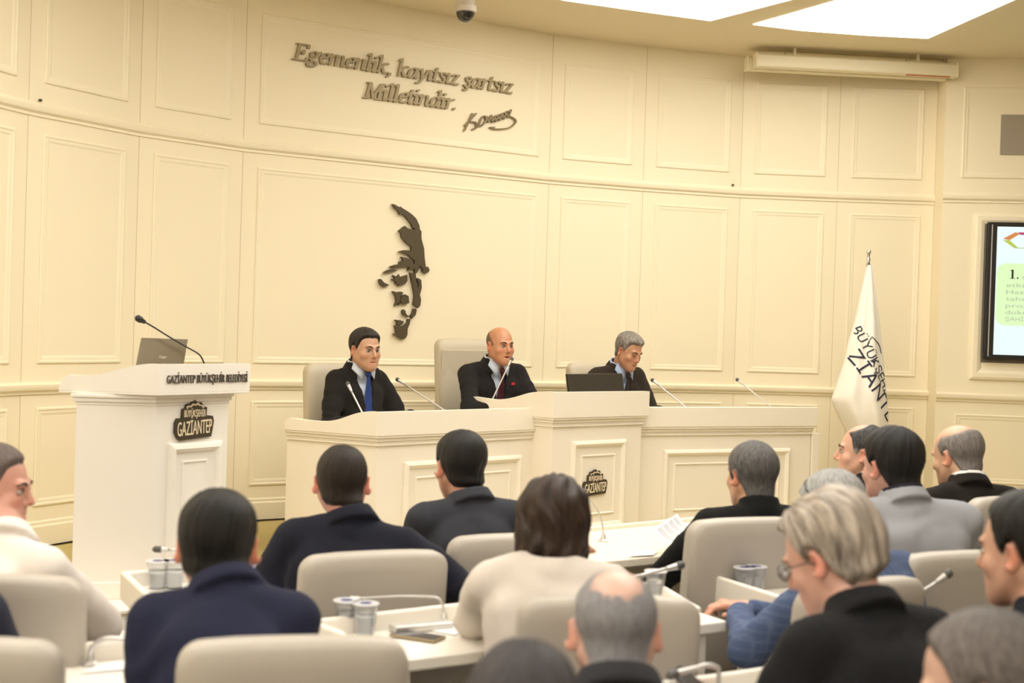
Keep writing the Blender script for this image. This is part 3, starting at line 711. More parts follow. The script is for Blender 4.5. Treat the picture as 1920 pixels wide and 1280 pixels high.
P_ = [aty(383, 683, 6.6), aty(374, 665, 6.58), aty(351, 651, 6.56), aty(320, 633, 6.5), aty(288, 613, 6.45), aty(272, 604, 6.42)]
mic('gooseneck_microphone', 'black gooseneck microphone curving over the laptop on the lectern', (b[0], b[1], 1.39), [(b[0], b[1], 1.39)] + P_, .0165, .036, .0042, m_black, m_black, 'gooseneck microphones', neck=.02)
for bx, by, hx, hy, Y, YY, zt_, lab in ((680, 775, 659, 733, 7.35, 7.4, 1.05, 'silver microphone in front of the man with the blue tie'), (832, 768, 757, 719, 7.72, 7.85, 1.05, 'silver microphone leaning left, between the left man and the speaker chair'),
    (925, 745, 953, 686, 8.15, 8.2, 1.11, 'silver microphone at the chin of the bald speaker'), (1282, 760, 1234, 721, 8.72, 8.78, 1.05, 'silver microphone leaning left beside the right hand man on the dais'), (1443, 760, 1393, 720, 9.05, 9.1, 1.05, 'silver microphone at the empty place on the right wing desk')):
    p = aty(bx, by, Y); q = aty(hx, hy, YY); s = (p - q); base = p + s * ((p[2] - zt_) / -s[2] if abs(s[2]) > 1e-3 else 0) * 1.0
    base = p + s * max(0, (p[2] - zt_) / max(.05, -s[2])) if s[2] < 0 else p; base[2] = zt_
    mic('desk_microphone', lab, base, [base, p, q], .0125, .022, .0048, group='desk microphones on the dais', neck=.04)
# monitor on the centre desk
mtl, mtr = aty(1069, 701, 8.30), aty(1167, 700, 8.66)
d = unit((mtr - mtl)[:2]); nrm = np.array([d[1], -d[0], 0])
mo = thing('monitor', 'black computer monitor lying low behind the centre desk front', 'monitor', (float((mtl + mtr)[0] / 2), float((mtl + mtr)[1] / 2), 1.11))
mo0 = np.array([float((mtl + mtr)[0] / 2), float((mtl + mtr)[1] / 2), 1.11]); up = np.array([-nrm[0] * -.10, -nrm[1] * -.10, 0])
mb = MB(); bt = [mtl - np.array([d[0], d[1], 0]) * .02 - mo0, mtr - mo0]; low = -np.array([0, 0, mtl[2] - 1.14])
fr = [bt[0] + low + nrm * .05, bt[1] + low + nrm * .05, bt[1], bt[0]]
vs = [p + nrm * o for o in (.0, -.025) for p in fr]
mb.add(vs, [(0, 1, 2, 3), (7, 6, 5, 4), (0, 4, 5, 1), (1, 5, 6, 2), (2, 6, 7, 3), (3, 7, 4, 0)], m_monitor); mb.build('screen_case', mo, bevel=.004)
mb = MB(); mb.box((0, 0, .006), (.2, .14, .012), m_monitor, rz=math.atan2(d[1], d[0])); mb.box((0, 0, .03), (.05, .03, .05), m_monitor, rz=math.atan2(d[1], d[0])); mb.build('stand', mo, bevel=.002)
# ------------------------------------------------------------------ chairs
def backrest(mb, w0, w1, z0, z1, th, rc, m, curve=.12, tilt=.10, inset=.03):
    """rounded upholstered slab; x across, y depth (front +), z up"""
    out = []
    k = 7
    out += [(-w0 / 2 + .03, z0)]; 
    for a in np.linspace(PI, PI / 2, k): out.append((-w1 / 2 + rc + rc * math.cos(a), z1 - rc + rc * math.sin(a)))
    for x in np.linspace(-w1 / 2 + rc, w1 / 2 - rc, 7)[1:-1]: out.append((x, z1 + .006 * (1 - (x / (w1 / 2)) ** 2)))
    for a in np.linspace(PI / 2, 0, k): out.append((w1 / 2 - rc + rc * math.cos(a), z1 - rc + rc * math.sin(a)))
    out += [(w0 / 2 - .03, z0)]
    for x in np.linspace(w0 / 2 - .03, -w0 / 2 + .03, 7)[1:-1]: out.append((x, z0))
    # insert side points
    n = len(out); cx, cz = 0, (z0 + z1) / 2
    rings = []
    for (ins, y) in ((.06, -th / 2), (.018, -th / 2), (.004, -th / 2 + .012), (0, -th / 4), (0, th / 4), (.004, th / 2 - .012), (.018, th / 2), (.06, th / 2 + .01)):
        ring = []
        for x, z in out:
            fx = 1 - ins / (w1 / 2); fz = 1 - ins / ((z1 - z0) / 2); X = x * fx; Z = cz + (z - cz) * fz
            ring.append((X, y + curve * X * X * 4 * .25 - (Z - z0) * tilt, Z))
        rings.append(ring)
    vs = [p for r in rings for p in r]; N = len(rings)
    fs = [(i * n + k_, i * n + (k_ + 1) % n, (i + 1) * n + (k_ + 1) % n, (i + 1) * n + k_) for i in range(N - 1) for k_ in range(n)]
    # caps as grids by fan to centre
    for i, flip in ((0, False), (N - 1, True)):
        ci = len(vs); r = rings[i]; vs.append((0, sum(p[1] for p in r) / n - (.0), cz))
        for k_ in range(n):
            t = (ci, i * n + (k_ + 1) % n, i * n + k_); fs.append(t if not flip else t[::-1])
    mb.add(vs, fs, m)
def make_chair(name, label, zt, m, w=.47, loc=(0, 0, 0), rz=0, group='', head=False):
    t = thing(name, label, 'chair', loc, rz, group)
    mb = MB(); backrest(mb, w + .07, w, .42, zt, .085, .055, m); autosmooth(mb.build('backrest', t), 60)
    if head:
        mb = MB(); mb.box((0, .052 - (zt - .62) * .1, zt - .22), (w - .02, .012, .3), m); mb.build('head_cushion', t, bevel=.005)
    mb = MB(); mb.box((0, .27, .43), (.50, .50, .11), m); mb.build('seat', t, bevel=.04)
    for s in (-1, 1):
        mb = MB(); mb.tube(catmull([(s * .27, .08, .42), (s * .30, .06, .56), (s * .29, .14, .64), (s * .28, .40, .64)], 5), .018, m_silver, 8); mb.build('armrest', t, smooth=True)
    mb = MB(); mb.tube([(0, .27, .06), (0, .27, .38)], .028, m_chrome, 12); autosmooth(mb.build('gas_column', t))
    for k in range(5):
        a = 2 * PI * k / 5 + .3; mb = MB(); mb.tube([(0, .27, .09), (.29 * math.cos(a), .27 + .29 * math.sin(a), .055)], [.026, .016], m_chrome, 8)
        mb.ell((.29 * math.cos(a), .27 + .29 * math.sin(a), .027), (.027, .027, .027), m_black, 10); mb.build('leg', t, smooth=True)
    return t
proto = None
CH = [  # px centre of back, backrest Y, yaw, label
 (-22, 1080, 3.30, 4, 'taupe leather chair behind the man in the cream jacket, at the far left edge'),
 (-112, 1200, 2.62, 6, 'taupe leather chair cut by the bottom left corner'),
 (543, 1198, 2.67, 12, 'large near taupe leather chair left of the white desk corner at the bottom'),
 (691, 1036, 4.02, 24, 'taupe leather chair behind the man in the dark suit with short brown hair'),
 (955, 1003, 4.5, 20, 'taupe leather chair partly hidden by the woman, behind the man in the charcoal suit'),
 (1138, 1120, 3.30, 8, 'taupe leather chair behind the balding grey head, right of the woman'),
 (1392, 973, 4.63, 22, 'taupe leather chair behind the grey haired man in the black top'),
 (1798, 1036, 4.06, 20, 'taupe leather chair behind the light grey jacket'),
 (1900, 932, 5.35, 20, 'taupe leather chair at the right edge below the bald man'),
 (2042, 938, 5.30, 20, 'taupe leather chair just beyond the right edge, under the cut off person'),
 (1600, 1091, 3.56, 34, 'taupe leather chair mostly hidden behind the man with swept grey hair')]
for x, y, Y, yaw, lab in CH:
    p = aty(x, y, Y); zt = float(p[2]); 
    if proto is None:
        proto = make_chair('swivel_chair', lab, .98, m_leather, .47, group='taupe swivel chairs of the audience'); o = proto
    else: o = copy_tree(proto)
    o['label'] = lab; yr = math.radians(yaw)
    o.location = (p[0] + math.sin(yr) * -.05, p[1] + .05, zt - .98); o.rotation_euler = (0, 0, yr)
    o.location = (p[0], p[1] + .05, 0); o.scale = (1, 1, zt / .98)
for x, y, Y, yaw, zt, wd, hd, lab in ((650, 683, 8.0, -142, 0, .52, False, 'tan leather chair of the left hand man on the dais'), (893, 637, 8.85, -143, 0, .56, True, 'tall tan leather chair with headrest behind the bald speaker'), (1128, 681, 9.3, -150, 0, .50, False, 'tan leather chair behind the right hand man on the dais')):
    p = aty(x, y, Y); o = make_chair('executive_chair', lab, float(p[2]) - ZP, m_leather_d, wd, (p[0], p[1], ZP), math.radians(yaw), 'tan chairs on the dais', hd)
# ------------------------------------------------------------------ audience desks
def table(label, FL, FR, NR, NL, zs, rim, rimR=True, full=False, m_table=m_table):
    FL, FR, NR, NL = [np.array(p, float) for p in (FL, FR, NR, NL)]; o = FL; r = thing('audience_desk', label, 'desk', (o[0], o[1], 0), 0, 'white audience desks')
    q = [p - o for p in (NL, FL, FR, NR)]
    mb = MB(); mb.prism([tuple(p) for p in (q[0], q[3], q[2], q[1])], zs - .035, zs, m_table); mb.build('top', r, bevel=.006)
    pts = [tuple(q[0] * .25 + q[1] * .75)] ; th = .022
    pts = [tuple(q[0] * .97 + q[1] * .03), tuple(q[0] * .4 + q[1] * .6), tuple(q[1]), tuple(q[2])] + ([tuple(q[3] * .6 + q[2] * .4)] if rimR else [])
    n = len(pts); inn = offs(pts, -th); mb = MB(); zt = [zs + (rim if full else .004), zs + rim * .9] + [zs + rim] * (n - 2)
    if full: zt[1] = zs + rim
    if rimR: zt[-1] = zs + .01
    path = [pts[i] for i in range(n)]
    # front apron reaches below the top
    vs = [(p[0], p[1], zs - .045) for p in pts] + [(p[0], p[1], z) for p, z in zip(pts, zt)] + [(p[0], p[1], z) for p, z in zip(inn, zt)] + [(p[0], p[1], zs - .045) for p in inn]
    fs = []
    for a, b in ((0, 1), (1, 2), (2, 3), (3, 0)): fs += [(a * n + k, a * n + k + 1, b * n + k + 1, b * n + k) for k in range(n - 1)]
    fs += [(0, n, 2 * n, 3 * n), (n - 1, 4 * n - 1, 3 * n - 1, 2 * n - 1)]
    mb.add(vs, fs, m_table); mb.build('rim', r, bevel=.008)
    for p, s in ((q[0], 1), (q[3], -1)):
        u = unit(q[3] - q[0]) * s; v = unit(q[1] - q[0]); a = p + u * .05 + v * .03
        mb = MB(); mb.prism([tuple(a), tuple(a + u * .04), tuple(a + u * .04 + v * .28), tuple(a + v * .28)], 0, zs - .034, m_table); mb.build('leg', r, bevel=.003)
    u = unit(q[2] - q[1]); v = unit(q[0] - q[1]); a, b = q[1] + v * .03 + u * .06, q[2] + v * .03 - u * .06
    mb = MB(); mb.prism([tuple(a), tuple(a + v * .02), tuple(b + v * .02), tuple(b)], .25, zs - .04, m_table); mb.build('modesty_panel', r)
    return r
ndir = lambda a: np.array([math.sin(math.radians(a)), -math.cos(math.radians(a))])
table('white desk at the woman\'s elbow with two cups, a phone and a microphone', (-.53, 3.69), (.51, 4.42), (.70, 4.08), (-.30, 3.45), .76, .05)
table('white desk at the lower left under the man in the navy jacket', (-1.22, 3.25), (-.60, 3.63), (-.42, 3.30), (-1.05, 2.90), .76, .05)
table('white desk at the left with the blue folder, below the lectern', (-1.24, 4.30), (-.80, 4.58), (-.62, 4.24), (-1.06, 3.95), .76, .05, True, True)
table('ivory lit desk with papers in front of the grey haired man in black', (.02, 5.60), (1.25, 6.58), (1.40, 5.85), (.18, 4.98), .75, .02, False, m_table=m_desk)
table('white desk whose corner box shows at the blue plaid sleeve', (.76, 4.57), (1.18, 4.80), (1.34, 4.42), (.93, 4.22), .755, .055, True, True)
table('white desk cut by the bottom edge under the phone', (.30, 3.02), (.74, 3.28), (.90, 2.95), (.46, 2.70), .78, .05)
# cups
cup_proto = None
def cup(x, y, z, label, h=.085, lid=True, group='water cups'):
    r = thing('water_cup', label, 'cup', (x, y, z), 0, group); R0, R1 = .026, .035
    mb = MB(); mb.lathe([(0, 0), (R0, 0), (R1, h), (R1 + .003, h), (R1 + .003, h + .003), (R1 - .001, h + .003), (R0 - .0015, .002), (0, .002)], (0, 0, 0), m_cup, 24); autosmooth(mb.build('cup', r))
    mb = MB(); mb.lathe([(0, .004), (R0 - .003, .004), (R1 - .006, h * .7), (0, h * .7)], (0, 0, 0), m_cup, 20); mb.build('water', r, smooth=False)
    if lid:
        mb = MB(); mb.lathe([(0, h + .006), (R1 + .004, h + .006), (R1 + .004, h + .003), (0, h + .003)], (0, 0, 0), m_lid, 24)
        mb.lathe([(0, h + .0065), (.018, h + .0065)], (0, 0, 0), m_lidb, 16); mb.build('lid', r)
    return r
for x, y, z, lab in ((648, 1183, .76, 'left of two covered cups on the desk with the phone'), (684, 1189, .76, 'right of two covered cups on the desk with the phone'),
    (1228, 1120, .76, 'covered water cup beside the balding grey head'), (1396, 1066, .845, 'left covered water cup on the corner box by the blue sleeve'), (1418, 1064, .845, 'right covered water cup on the corner box by the blue sleeve'),
    (296, 1054, .845, 'left covered water cup on the desk below the lectern'), (328, 1053, .845, 'right covered water cup on the desk below the lectern')):
    p = atz(x, y, z); cup(p[0], p[1], .76, lab, h=.085)
# phone, papers, folder
p = atz(783, 1193, .765)
ph = thing('mobile_phone', 'gold edged mobile phone lying on the woman\'s desk', 'phone', (p[0], p[1], .762), math.radians(-25))
mb = MB(); mb.box((0, 0, .004), (.148, .072, .008), m_phone); mb.build('body', ph, bevel=.003)
mb = MB(); mb.box((0, 0, .0083), (.138, .064, .001), m_glassblk); mb.build('screen', ph)
def sheet(name, label, pts, group=None, lines=0, gap=.0):
    o0 = np.array(pts[0]); P = [np.array(q) - o0 for q in pts]; mb = MB(); nu, nv = 8, 8
    up = unit(np.cross(P[1] - P[0], P[3] - P[0])); up = up if up[2] > 0 else -up
    f = lambda a, b: (P[0] * (1 - a) * (1 - b) + P[1] * a * (1 - b) + P[2] * a * b + P[3] * (1 - a) * b) + up * (-.018 * math.sin(PI * a) * gap)
    vs = [f(i / nu, j / nv) + up * t for t in (0, .0006) for i in range(nu + 1) for j in range(nv + 1)]; n = (nu + 1) * (nv + 1); fs = []
    for i in range(nu):
        for j in range(nv):
            a = i * (nv + 1) + j; q = (a, a + nv + 1, a + nv + 2, a + 1); fs += [tuple(n + k for k in q), q[::-1]]
    mb.add(vs, fs, m_paper)
    rnd = random.Random(3)
    for k in range(lines):
        b = .07 + .86 * k / lines
        if k % 6 == 5: continue
        for s in range(nu):
            a0 = max(.07, s / nu); a1 = min(.93 if k % 6 != 4 else .6, (s + 1) / nu)
            if a1 <= a0: continue
            vs = [f(a, bb) + up * .0012 for a, bb in ((a0, b), (a1, b), (a1, b + .35 / lines), (a0, b + .35 / lines))]; mb.add(vs, [(0, 1, 2, 3)], m_text)
    o = mb.build(name); o.location = tuple(o0); return tag(o, label, 'paper', group)
A = aty(1225, 990, 5.35); Bp = aty(1270, 963, 5.5); Cc = aty(1298, 983, 5.42); Dd = aty(1275, 1022, 5.25)
sheet('paper_sheet', 'printed sheet held up beside the chair by the man in black', [A, Dd, Cc, Bp], None, 22, 1.)
q = [atz(x, y, .756) for x, y in ((1178, 1043), (1225, 1040), (1235, 1033), (1195, 1032))]; sheet('paper_sheet', 'flat sheet lying near the front edge of the ivory lit desk', q, 'loose papers')
q = [atz(x, y, .763) for x, y in ((808, 1182), (852, 1190), (880, 1180), (850, 1171))]; sheet('paper_sheet', 'white sheet under the woman\'s sleeve on her desk', q, 'loose papers')
q = [atz(x, y, .763) for x, y in ((150, 1262), (235, 1255), (250, 1238), (190, 1243))]; sheet('paper_sheet', 'white sheet on the lower left desk', q, 'loose papers')
p = atz(505, 1072, .79); mb = MB(); mb.box((0, 0, .016), (.20, .28, .032), m_blue, rz=math.radians(30)); o = mb.build('folder', bevel=.004); o.location = (p[0], p[1] + .05, .761)
tag(o, 'glossy blue folder lying between the navy jacket and the dark suit', 'folder')
# audience microphones
p0 = atz(833, 1170, .76)
mk = mic('audience_microphone', 'silver microphone with a long horizontal neck above the phone', p0, [p0, aty(833, 1150, p0[1]), aty(829, 1131, p0[1]), aty(818, 1120, p0[1]), aty(790, 1118, p0[1]), aty(740, 1118, p0[1] - .02), aty(675, 1122, p0[1] - .05)], .012, .03, .0038, group='audience microphones', neck=.03)
f0 = atz(790, 1180, .762) - p0
mb = MB(); mb.box((f0[0], f0[1], .012), (.19, .05, .022), m_silver, rz=math.radians(28)); mb.build('foot', mk, bevel=.006)
p0 = atz(1131, 1015, .75)
mic('audience_microphone', 'thin silver microphone neck rising behind the woman\'s hair', p0, [p0, aty(1130, 990, p0[1]), aty(1124, 965, p0[1]), aty(1112, 945, p0[1]), aty(1096, 930, p0[1])], .011, .03, .0035, group='audience microphones')
p0 = aty(1185, 1090, 3.9); p0[2] = .76
mic('audience_microphone', 'silver microphone pointing right from behind the balding grey head', p0, [p0, aty(1180, 1093, 3.92), aty(1205, 1078, 3.96), aty(1250, 1066, 4.0)], .0125, .03, .0055, group='audience microphones', neck=.035)
p0 = aty(1690, 1150, 3.75); p0[2] = .76
mic('audience_microphone', 'silver microphone tilted up in front of the chair beside the light grey jacket', p0, [p0, aty(1700, 1135, 3.7), aty(1757, 1090, 3.7)], .012, .022, .0045, group='audience microphones', neck=.03)
p0 = aty(1612, 990, 5.0); p0[2] = .76
mic('audience_microphone', 'dark microphone head beside the collar of the light grey jacket', p0, [p0, aty(1610, 965, 5.0), aty(1622, 946, 5.0)], .013, .04, .0045, group='audience microphones', neck=.02)
p0 = aty(398, 1050, 4.25); p0[2] = .76
mic('audience_microphone', 'dark tipped microphone pointing left at the navy jacket man', p0, [p0, aty(396, 1040, 4.25), aty(365, 1032, 4.25), aty(315, 1030, 4.25)], .011, .03, .0045, group='audience microphones', neck=.02)
p0 = atz(170, 1247, .76)
mic('audience_microphone', 'grey bent microphone neck on the lower left desk', p0, [p0, aty(169, 1225, p0[1]), aty(178, 1208, p0[1]), aty(195, 1198, p0[1]), aty(225, 1197, p0[1]), aty(262, 1202, p0[1])], .013, .03, .0068, group='audience microphones')
p0 = aty(1347, 1275, 3.06); p0[2] = .78
mic('audience_microphone', 'grey bent microphone neck beside the hand holding a phone', p0, [p0, aty(1348, 1262, 3.06), aty(1342, 1250, 3.06), aty(1325, 1247, 3.05), aty(1306, 1252, 3.04)], .011, .03, .006, group='audience microphones')
# ------------------------------------------------------------------ flag
FY = 9.75
pt = aty(1629, 468, FY); ft = aty(1629, 497, FY)
fg = thing('flag_stand', 'furled cream flag with dark lettering on a silver pole by the wall', 'flag', (pt[0], FY, ZP))
zt = pt[2] - ZP
mb = MB(); mb.tube([(0, 0, .03), (0, 0, zt - .03)], .011, m_chrome, 12); mb.build('pole', fg, smooth=True)
mb = MB(); mb.lathe([(0, 0), (.16, 0), (.16, .02), (.05, .04), (.02, .08), (0, .08)], (0, 0, 0), m_chrome, 28); autosmooth(mb.build('base', fg))
mb = MB(); mb.lathe([(.012, zt - .12), (.020, zt - .115), (.012, zt - .09), (.018, zt - .075), (.010, zt - .06), (.007, zt - .035)], (0, 0, 0), m_chrome, 16); mb.ell((0, 0, zt - .018), (.019, .019, .019), m_chrome, 16); mb.build('finial', fg, smooth=True)
EL = [(497, 1626, 1633), (520, 1621, 1637), (560, 1612, 1643), (600, 1604, 1648), (640, 1592, 1652), (680, 1583, 1656), (720, 1570, 1660), (750, 1560, 1663), (770, 1567, 1665), (800, 1582, 1666), (830, 1598, 1667), (870, 1618, 1668), (890, 1626, 1668)]
nx = 48; rows = []
for y in np.linspace(497, 890, 60):
    l = float(np.interp(y, [e[0] for e in EL], [e[1] for e in EL])); r_ = float(np.interp(y, [e[0] for e in EL], [e[2] for e in EL]))
    A_ = aty(l, y, FY); B_ = aty(r_, y, FY); rows.append((A_[0] - pt[0], B_[0] - pt[0], (A_[2] + B_[2]) / 2 - ZP))
rz_ = np.array([r[2] for r in rows])[::-1]; rl_ = np.array([r[0] for r in rows])[::-1]; rr_ = np.array([r[1] for r in rows])[::-1]
def flag_y(x, z):
    l = np.interp(z, rz_, rl_); r_ = np.interp(z, rz_, rr_); w_ = max(1e-3, r_ - l); s = min(1, max(0, (x - l) / w_))
    dep = min(.16, w_ * .42)
    y = -math.sin(PI * s) ** .7 * dep * .8 - .02 + dep * .10 * math.sin(2 * PI * 2.2 * s + .6 + z)
    return y
mb = MB(); vs = []; ny = 60
for j, (l, r_, z) in enumerate(rows):
    for i in range(nx + 1):
        s = i / nx; x = l + (r_ - l) * s; vs.append((x, flag_y(x, z), z))
    for i in range(nx + 1):
        s = 1 - i / nx; x = l + (r_ - l) * s; dep = min(.16, (r_ - l) * .42); vs.append((x, .03 + dep * .25 * math.sin(PI * s) + .02 * math.sin(s * 14) * s * (1 - s) * 4, z))
n = 2 * (nx + 1)
fs = [(j * n + i, j * n + (i + 1) % n, (j + 1) * n + (i + 1) % n, (j + 1) * n + i) for j in range(ny - 1) for i in range(n)]
mb.add(vs, fs, m_flag); cl = mb.build('cloth', fg, smooth=True)
def split_tris(V, F, L):
    V = [tuple(p) for p in V]; T = [(q[0], q[k], q[k + 1]) for q in F for k in range(1, len(q) - 1)] if False else []
    for q in F:
        if len(q) == 3: T.append(tuple(q)); continue
        for t in tessellate_polygon([[Vector(V[i]) for i in q]]): T.append(tuple(q[i] for i in t))
    out = []
    while T:
        t = T.pop(); e = [math.dist(V[t[i]], V[t[(i + 1) % 3]]) for i in range(3)]; m_ = max(e)
        if m_ < L: out.append(t); continue
        i = e.index(m_); a, b, c_ = t[i], t[(i + 1) % 3], t[(i + 2) % 3]; V.append(tuple((V[a][k] + V[b][k]) / 2 for k in range(3))); n_ = len(V) - 1
        T += [(a, n_, c_), (n_, b, c_)]
    return V, out
def flag_word(body, x0, y0, ang, w_, h_):
    A_ = aty(x0, y0, FY); ox, oz = A_[0] - pt[0], A_[2] - ZP; ca, sa = math.cos(ang), math.sin(ang)
    adv = []; 
    for chh in body:
        v, f = text_polys(chh); xs = [p[0] for p in v]; adv.append((min(xs), max(xs)))
    gap = .10; tot = sum(b - a + gap for a, b in adv); sc = w_ / tot; cur = 0
    for chh, (a0_, b0_) in zip(body, adv):
        v, f = text_polys(chh)
        v2, f2 = split_tris([((p[0] - a0_ + cur) * sc, p[1] / .7 * h_, 0) for p in v], f, .018); cur += b0_ - a0_ + gap
        V = [(ox + a * ca - b * sa, oz + a * sa + b * ca) for a, b, _ in v2]
        V = [(X, flag_y(X, Z) - .004, Z) for X, Z in V]
        F = [t for t in f2 if all(np.interp(V[i][2], rz_, rl_) + .003 < V[i][0] < np.interp(V[i][2], rz_, rr_) - .003 for i in t)]
        if not F: continue
        us = sorted(set(i for t in F for i in t)); mp = {i: k for k, i in enumerate(us)}
        mb = MB(); mb.add([V[i] for i in us], [tuple(mp[i] for i in t) for t in F], m_navyink); mb.build('printed_letter', cl)
flag_word('BÜYÜKŞEHİR', 1594, 618, math.radians(-61), .60, .068)
flag_word('GAZİANTEP', 1551, 615, math.radians(-56), .92, .105)
mb = MB(); sk = [(1623, 638), (1628, 631), (1633, 635), (1638, 640), (1643, 644), (1647, 652), (1649, 662)]
pts = [aty(x, y, FY) for x, y in sk]; mb.tube([(p[0] - pt[0], flag_y(p[0] - pt[0], p[2] - ZP) - .005, p[2] - ZP) for p in pts], .003, m_navyink, 6); mb.build('printed_skyline', cl)
# ================================================================== PEOPLE
def surfnet(F, o, h):
    nx, ny, nz = F.shape; S = F < 0
    sp = np.zeros((nx, ny, nz, 3), np.float32); cn = np.zeros((nx, ny, nz), np.float32)
    quads = []
    for ax in range(3):
        sl0 = [slice(None)] * 3; sl1 = [slice(None)] * 3; sl0[ax] = slice(0, -1); sl1[ax] = slice(1, None)
        A = F[tuple(sl0)]; B = F[tuple(sl1)]; m = S[tuple(sl0)] != S[tuple(sl1)]
        idx = np.argwhere(m)
        if len(idx) == 0: return None
        a = A[m]; b = B[m]; t = a / (a - b); p = idx.astype(np.float32).copy(); p[:, ax] += t
        o1, o2 = [k for k in range(3) if k != ax]
        for d1 in (0, 1):
            for d2 in (0, 1):
                c = idx.copy(); c[:, o1] -= d1; c[:, o2] -= d2
                ok = (c[:, o1] >= 0) & (c[:, o2] >= 0)
                cc = c[ok]; np.add.at(sp, (cc[:, 0], cc[:, 1], cc[:, 2]), p[ok]); np.add.at(cn, (cc[:, 0], cc[:, 1], cc[:, 2]), 1)
        ok = (idx[:, o1] >= 1) & (idx[:, o2] >= 1) & (idx[:, o1] < F.shape[o1] - 1) & (idx[:, o2] < F.shape[o2] - 1)
        c = idx[ok]; ins = S[tuple(sl0)][m][ok]
        q = []
        for d1, d2 in ((1, 1), (0, 1), (0, 0), (1, 0)):
            e = c.copy(); e[:, o1] -= d1; e[:, o2] -= d2; q.append((e[:, 0] * ny + e[:, 1]) * nz + e[:, 2])
        Q = np.stack(q, 1); flip = ~ins
        if ax == 1: flip = ~flip
        Q[flip] = Q[flip][:, ::-1]; quads.append(Q)
    ids = np.flatnonzero(cn.ravel()); mp = -np.ones(nx * ny * nz, np.int64); mp[ids] = np.arange(len(ids))
    V = sp.reshape(-1, 3)[ids] / cn.ravel()[ids][:, None]; V = V * h + np.array(o)
    Q = mp[np.concatenate(quads)]
    Q = Q[(Q >= 0).all(1)]
    return V, Q
def smin(a, b, k):
    h = np.clip(.5 + .5 * (b - a) / k, 0, 1); return b * (1 - h) + a * h - k * h * (1 - h)
def smax(a, b, k): return -smin(-a, -b, k)
def cap(P, a, b, ra, rb=None):
    a = np.asarray(a, np.float32); b = np.asarray(b, np.float32); rb = ra if rb is None else rb
    ab = b - a; L2 = float(ab @ ab) + 1e-9; q = P - a; t = np.clip((q @ ab) / L2, 0, 1)
    return np.sqrt(((q - t[..., None] * ab) ** 2).sum(-1)) - (ra + (rb - ra) * t)
def ellp(P, c, r, R=None):
    q = P - np.asarray(c, np.float32)
    if R is not None: q = q @ R
    r = np.asarray(r, np.float32); k0 = np.sqrt(((q / r) ** 2).sum(-1)); k1 = np.sqrt(((q / (r * r)) ** 2).sum(-1)) + 1e-6
    return k0 * (k0 - 1) / k1
def rbox(P, c, hh, r):
    q = np.abs(P - np.asarray(c, np.float32)) - (np.asarray(hh, np.float32) - r)
    return np.sqrt((np.maximum(q, 0) ** 2).sum(-1)) + np.minimum(q.max(-1), 0) - r
def grid(lo, hi, h):
    ax = [np.arange(a, b + h, h, dtype=np.float32) for a, b in zip(lo, hi)]
    return np.stack(np.meshgrid(*ax, indexing='ij'), -1)
def rot(ax, d):
    return np.array(Matrix.Rotation(math.radians(d), 3, ax))
def wob(P, s, a, seed=0.):
    x, y, z = P[..., 0] * s + seed, P[..., 1] * s + seed * 1.7, P[..., 2] * s + seed * .6
    return a * (np.sin(x + 1.7 * np.sin(y * .8 + .5)) * np.sin(y * 1.1 + 1.3 * np.sin(z)) + .5 * np.sin(2.1 * z + 1.9 * np.sin(1.3 * x)) )
class Chunks:
    def __init__(s): s.V = []; s.Q = []; s.T = []; s.mi = []; s.tmi = []; s.C = []; s.H = []; s.n = 0; s.mats = []
    def mid(s, m):
        if m not in s.mats: s.mats.append(m)
        return s.mats.index(m)
    def add(s, V, Q, m, C=None, H=None):
        V = np.asarray(V, np.float64); s.V.append(V)
        for q in Q: pass
        s.Q.append([tuple(int(i) + s.n for i in q) for q in (Q.tolist() if hasattr(Q, 'tolist') else Q)]); s.mi.append([s.mid(m)] * len(Q))
        s.C.append(np.ones((len(V), 3)) * .5 if C is None else C); s.H.append(np.zeros((len(V), 3)) if H is None else H); s.n += len(V)
    def mb(s, b, Rm=None, t=None):
        V = np.array(b.v)
        if Rm is not None: V = V @ np.array(Rm).T
        if t is not None: V = V + t
        k0 = s.n; s.V.append(V); s.Q.append([tuple(i + k0 for i in f) for f in b.f]); s.mi.append([s.mid(b.m[i]) for i in b.mi]); s.C.append(np.ones((len(V), 3)) * .5); s.H.append(np.zeros((len(V), 3))); s.n += len(V)
    def build(s, name, parent, hv=False):
        me = bpy.data.meshes.new(name); me.from_pydata(np.concatenate(s.V).tolist(), [], [q for l in s.Q for q in l])
        for m in s.mats: me.materials.append(m)
        me.polygons.foreach_set('material_index', [i for l in s.mi for i in l]); me.polygons.foreach_set('use_smooth', [True] * len(me.polygons))
        C = np.concatenate(s.C); ca = me.color_attributes.new('Col', 'FLOAT_COLOR', 'POINT'); ca.data.foreach_set('color', np.concatenate([C, np.ones((len(C), 1))], 1).astype(np.float32).ravel())
        if hv:
            a = me.attributes.new('hv', 'FLOAT_VECTOR', 'POINT'); a.data.foreach_set('vector', np.concatenate(s.H).astype(np.float32).ravel())
        me.update(); o = bpy.data.objects.new(name, me); COL.objects.link(o); o.parent = parent; return o
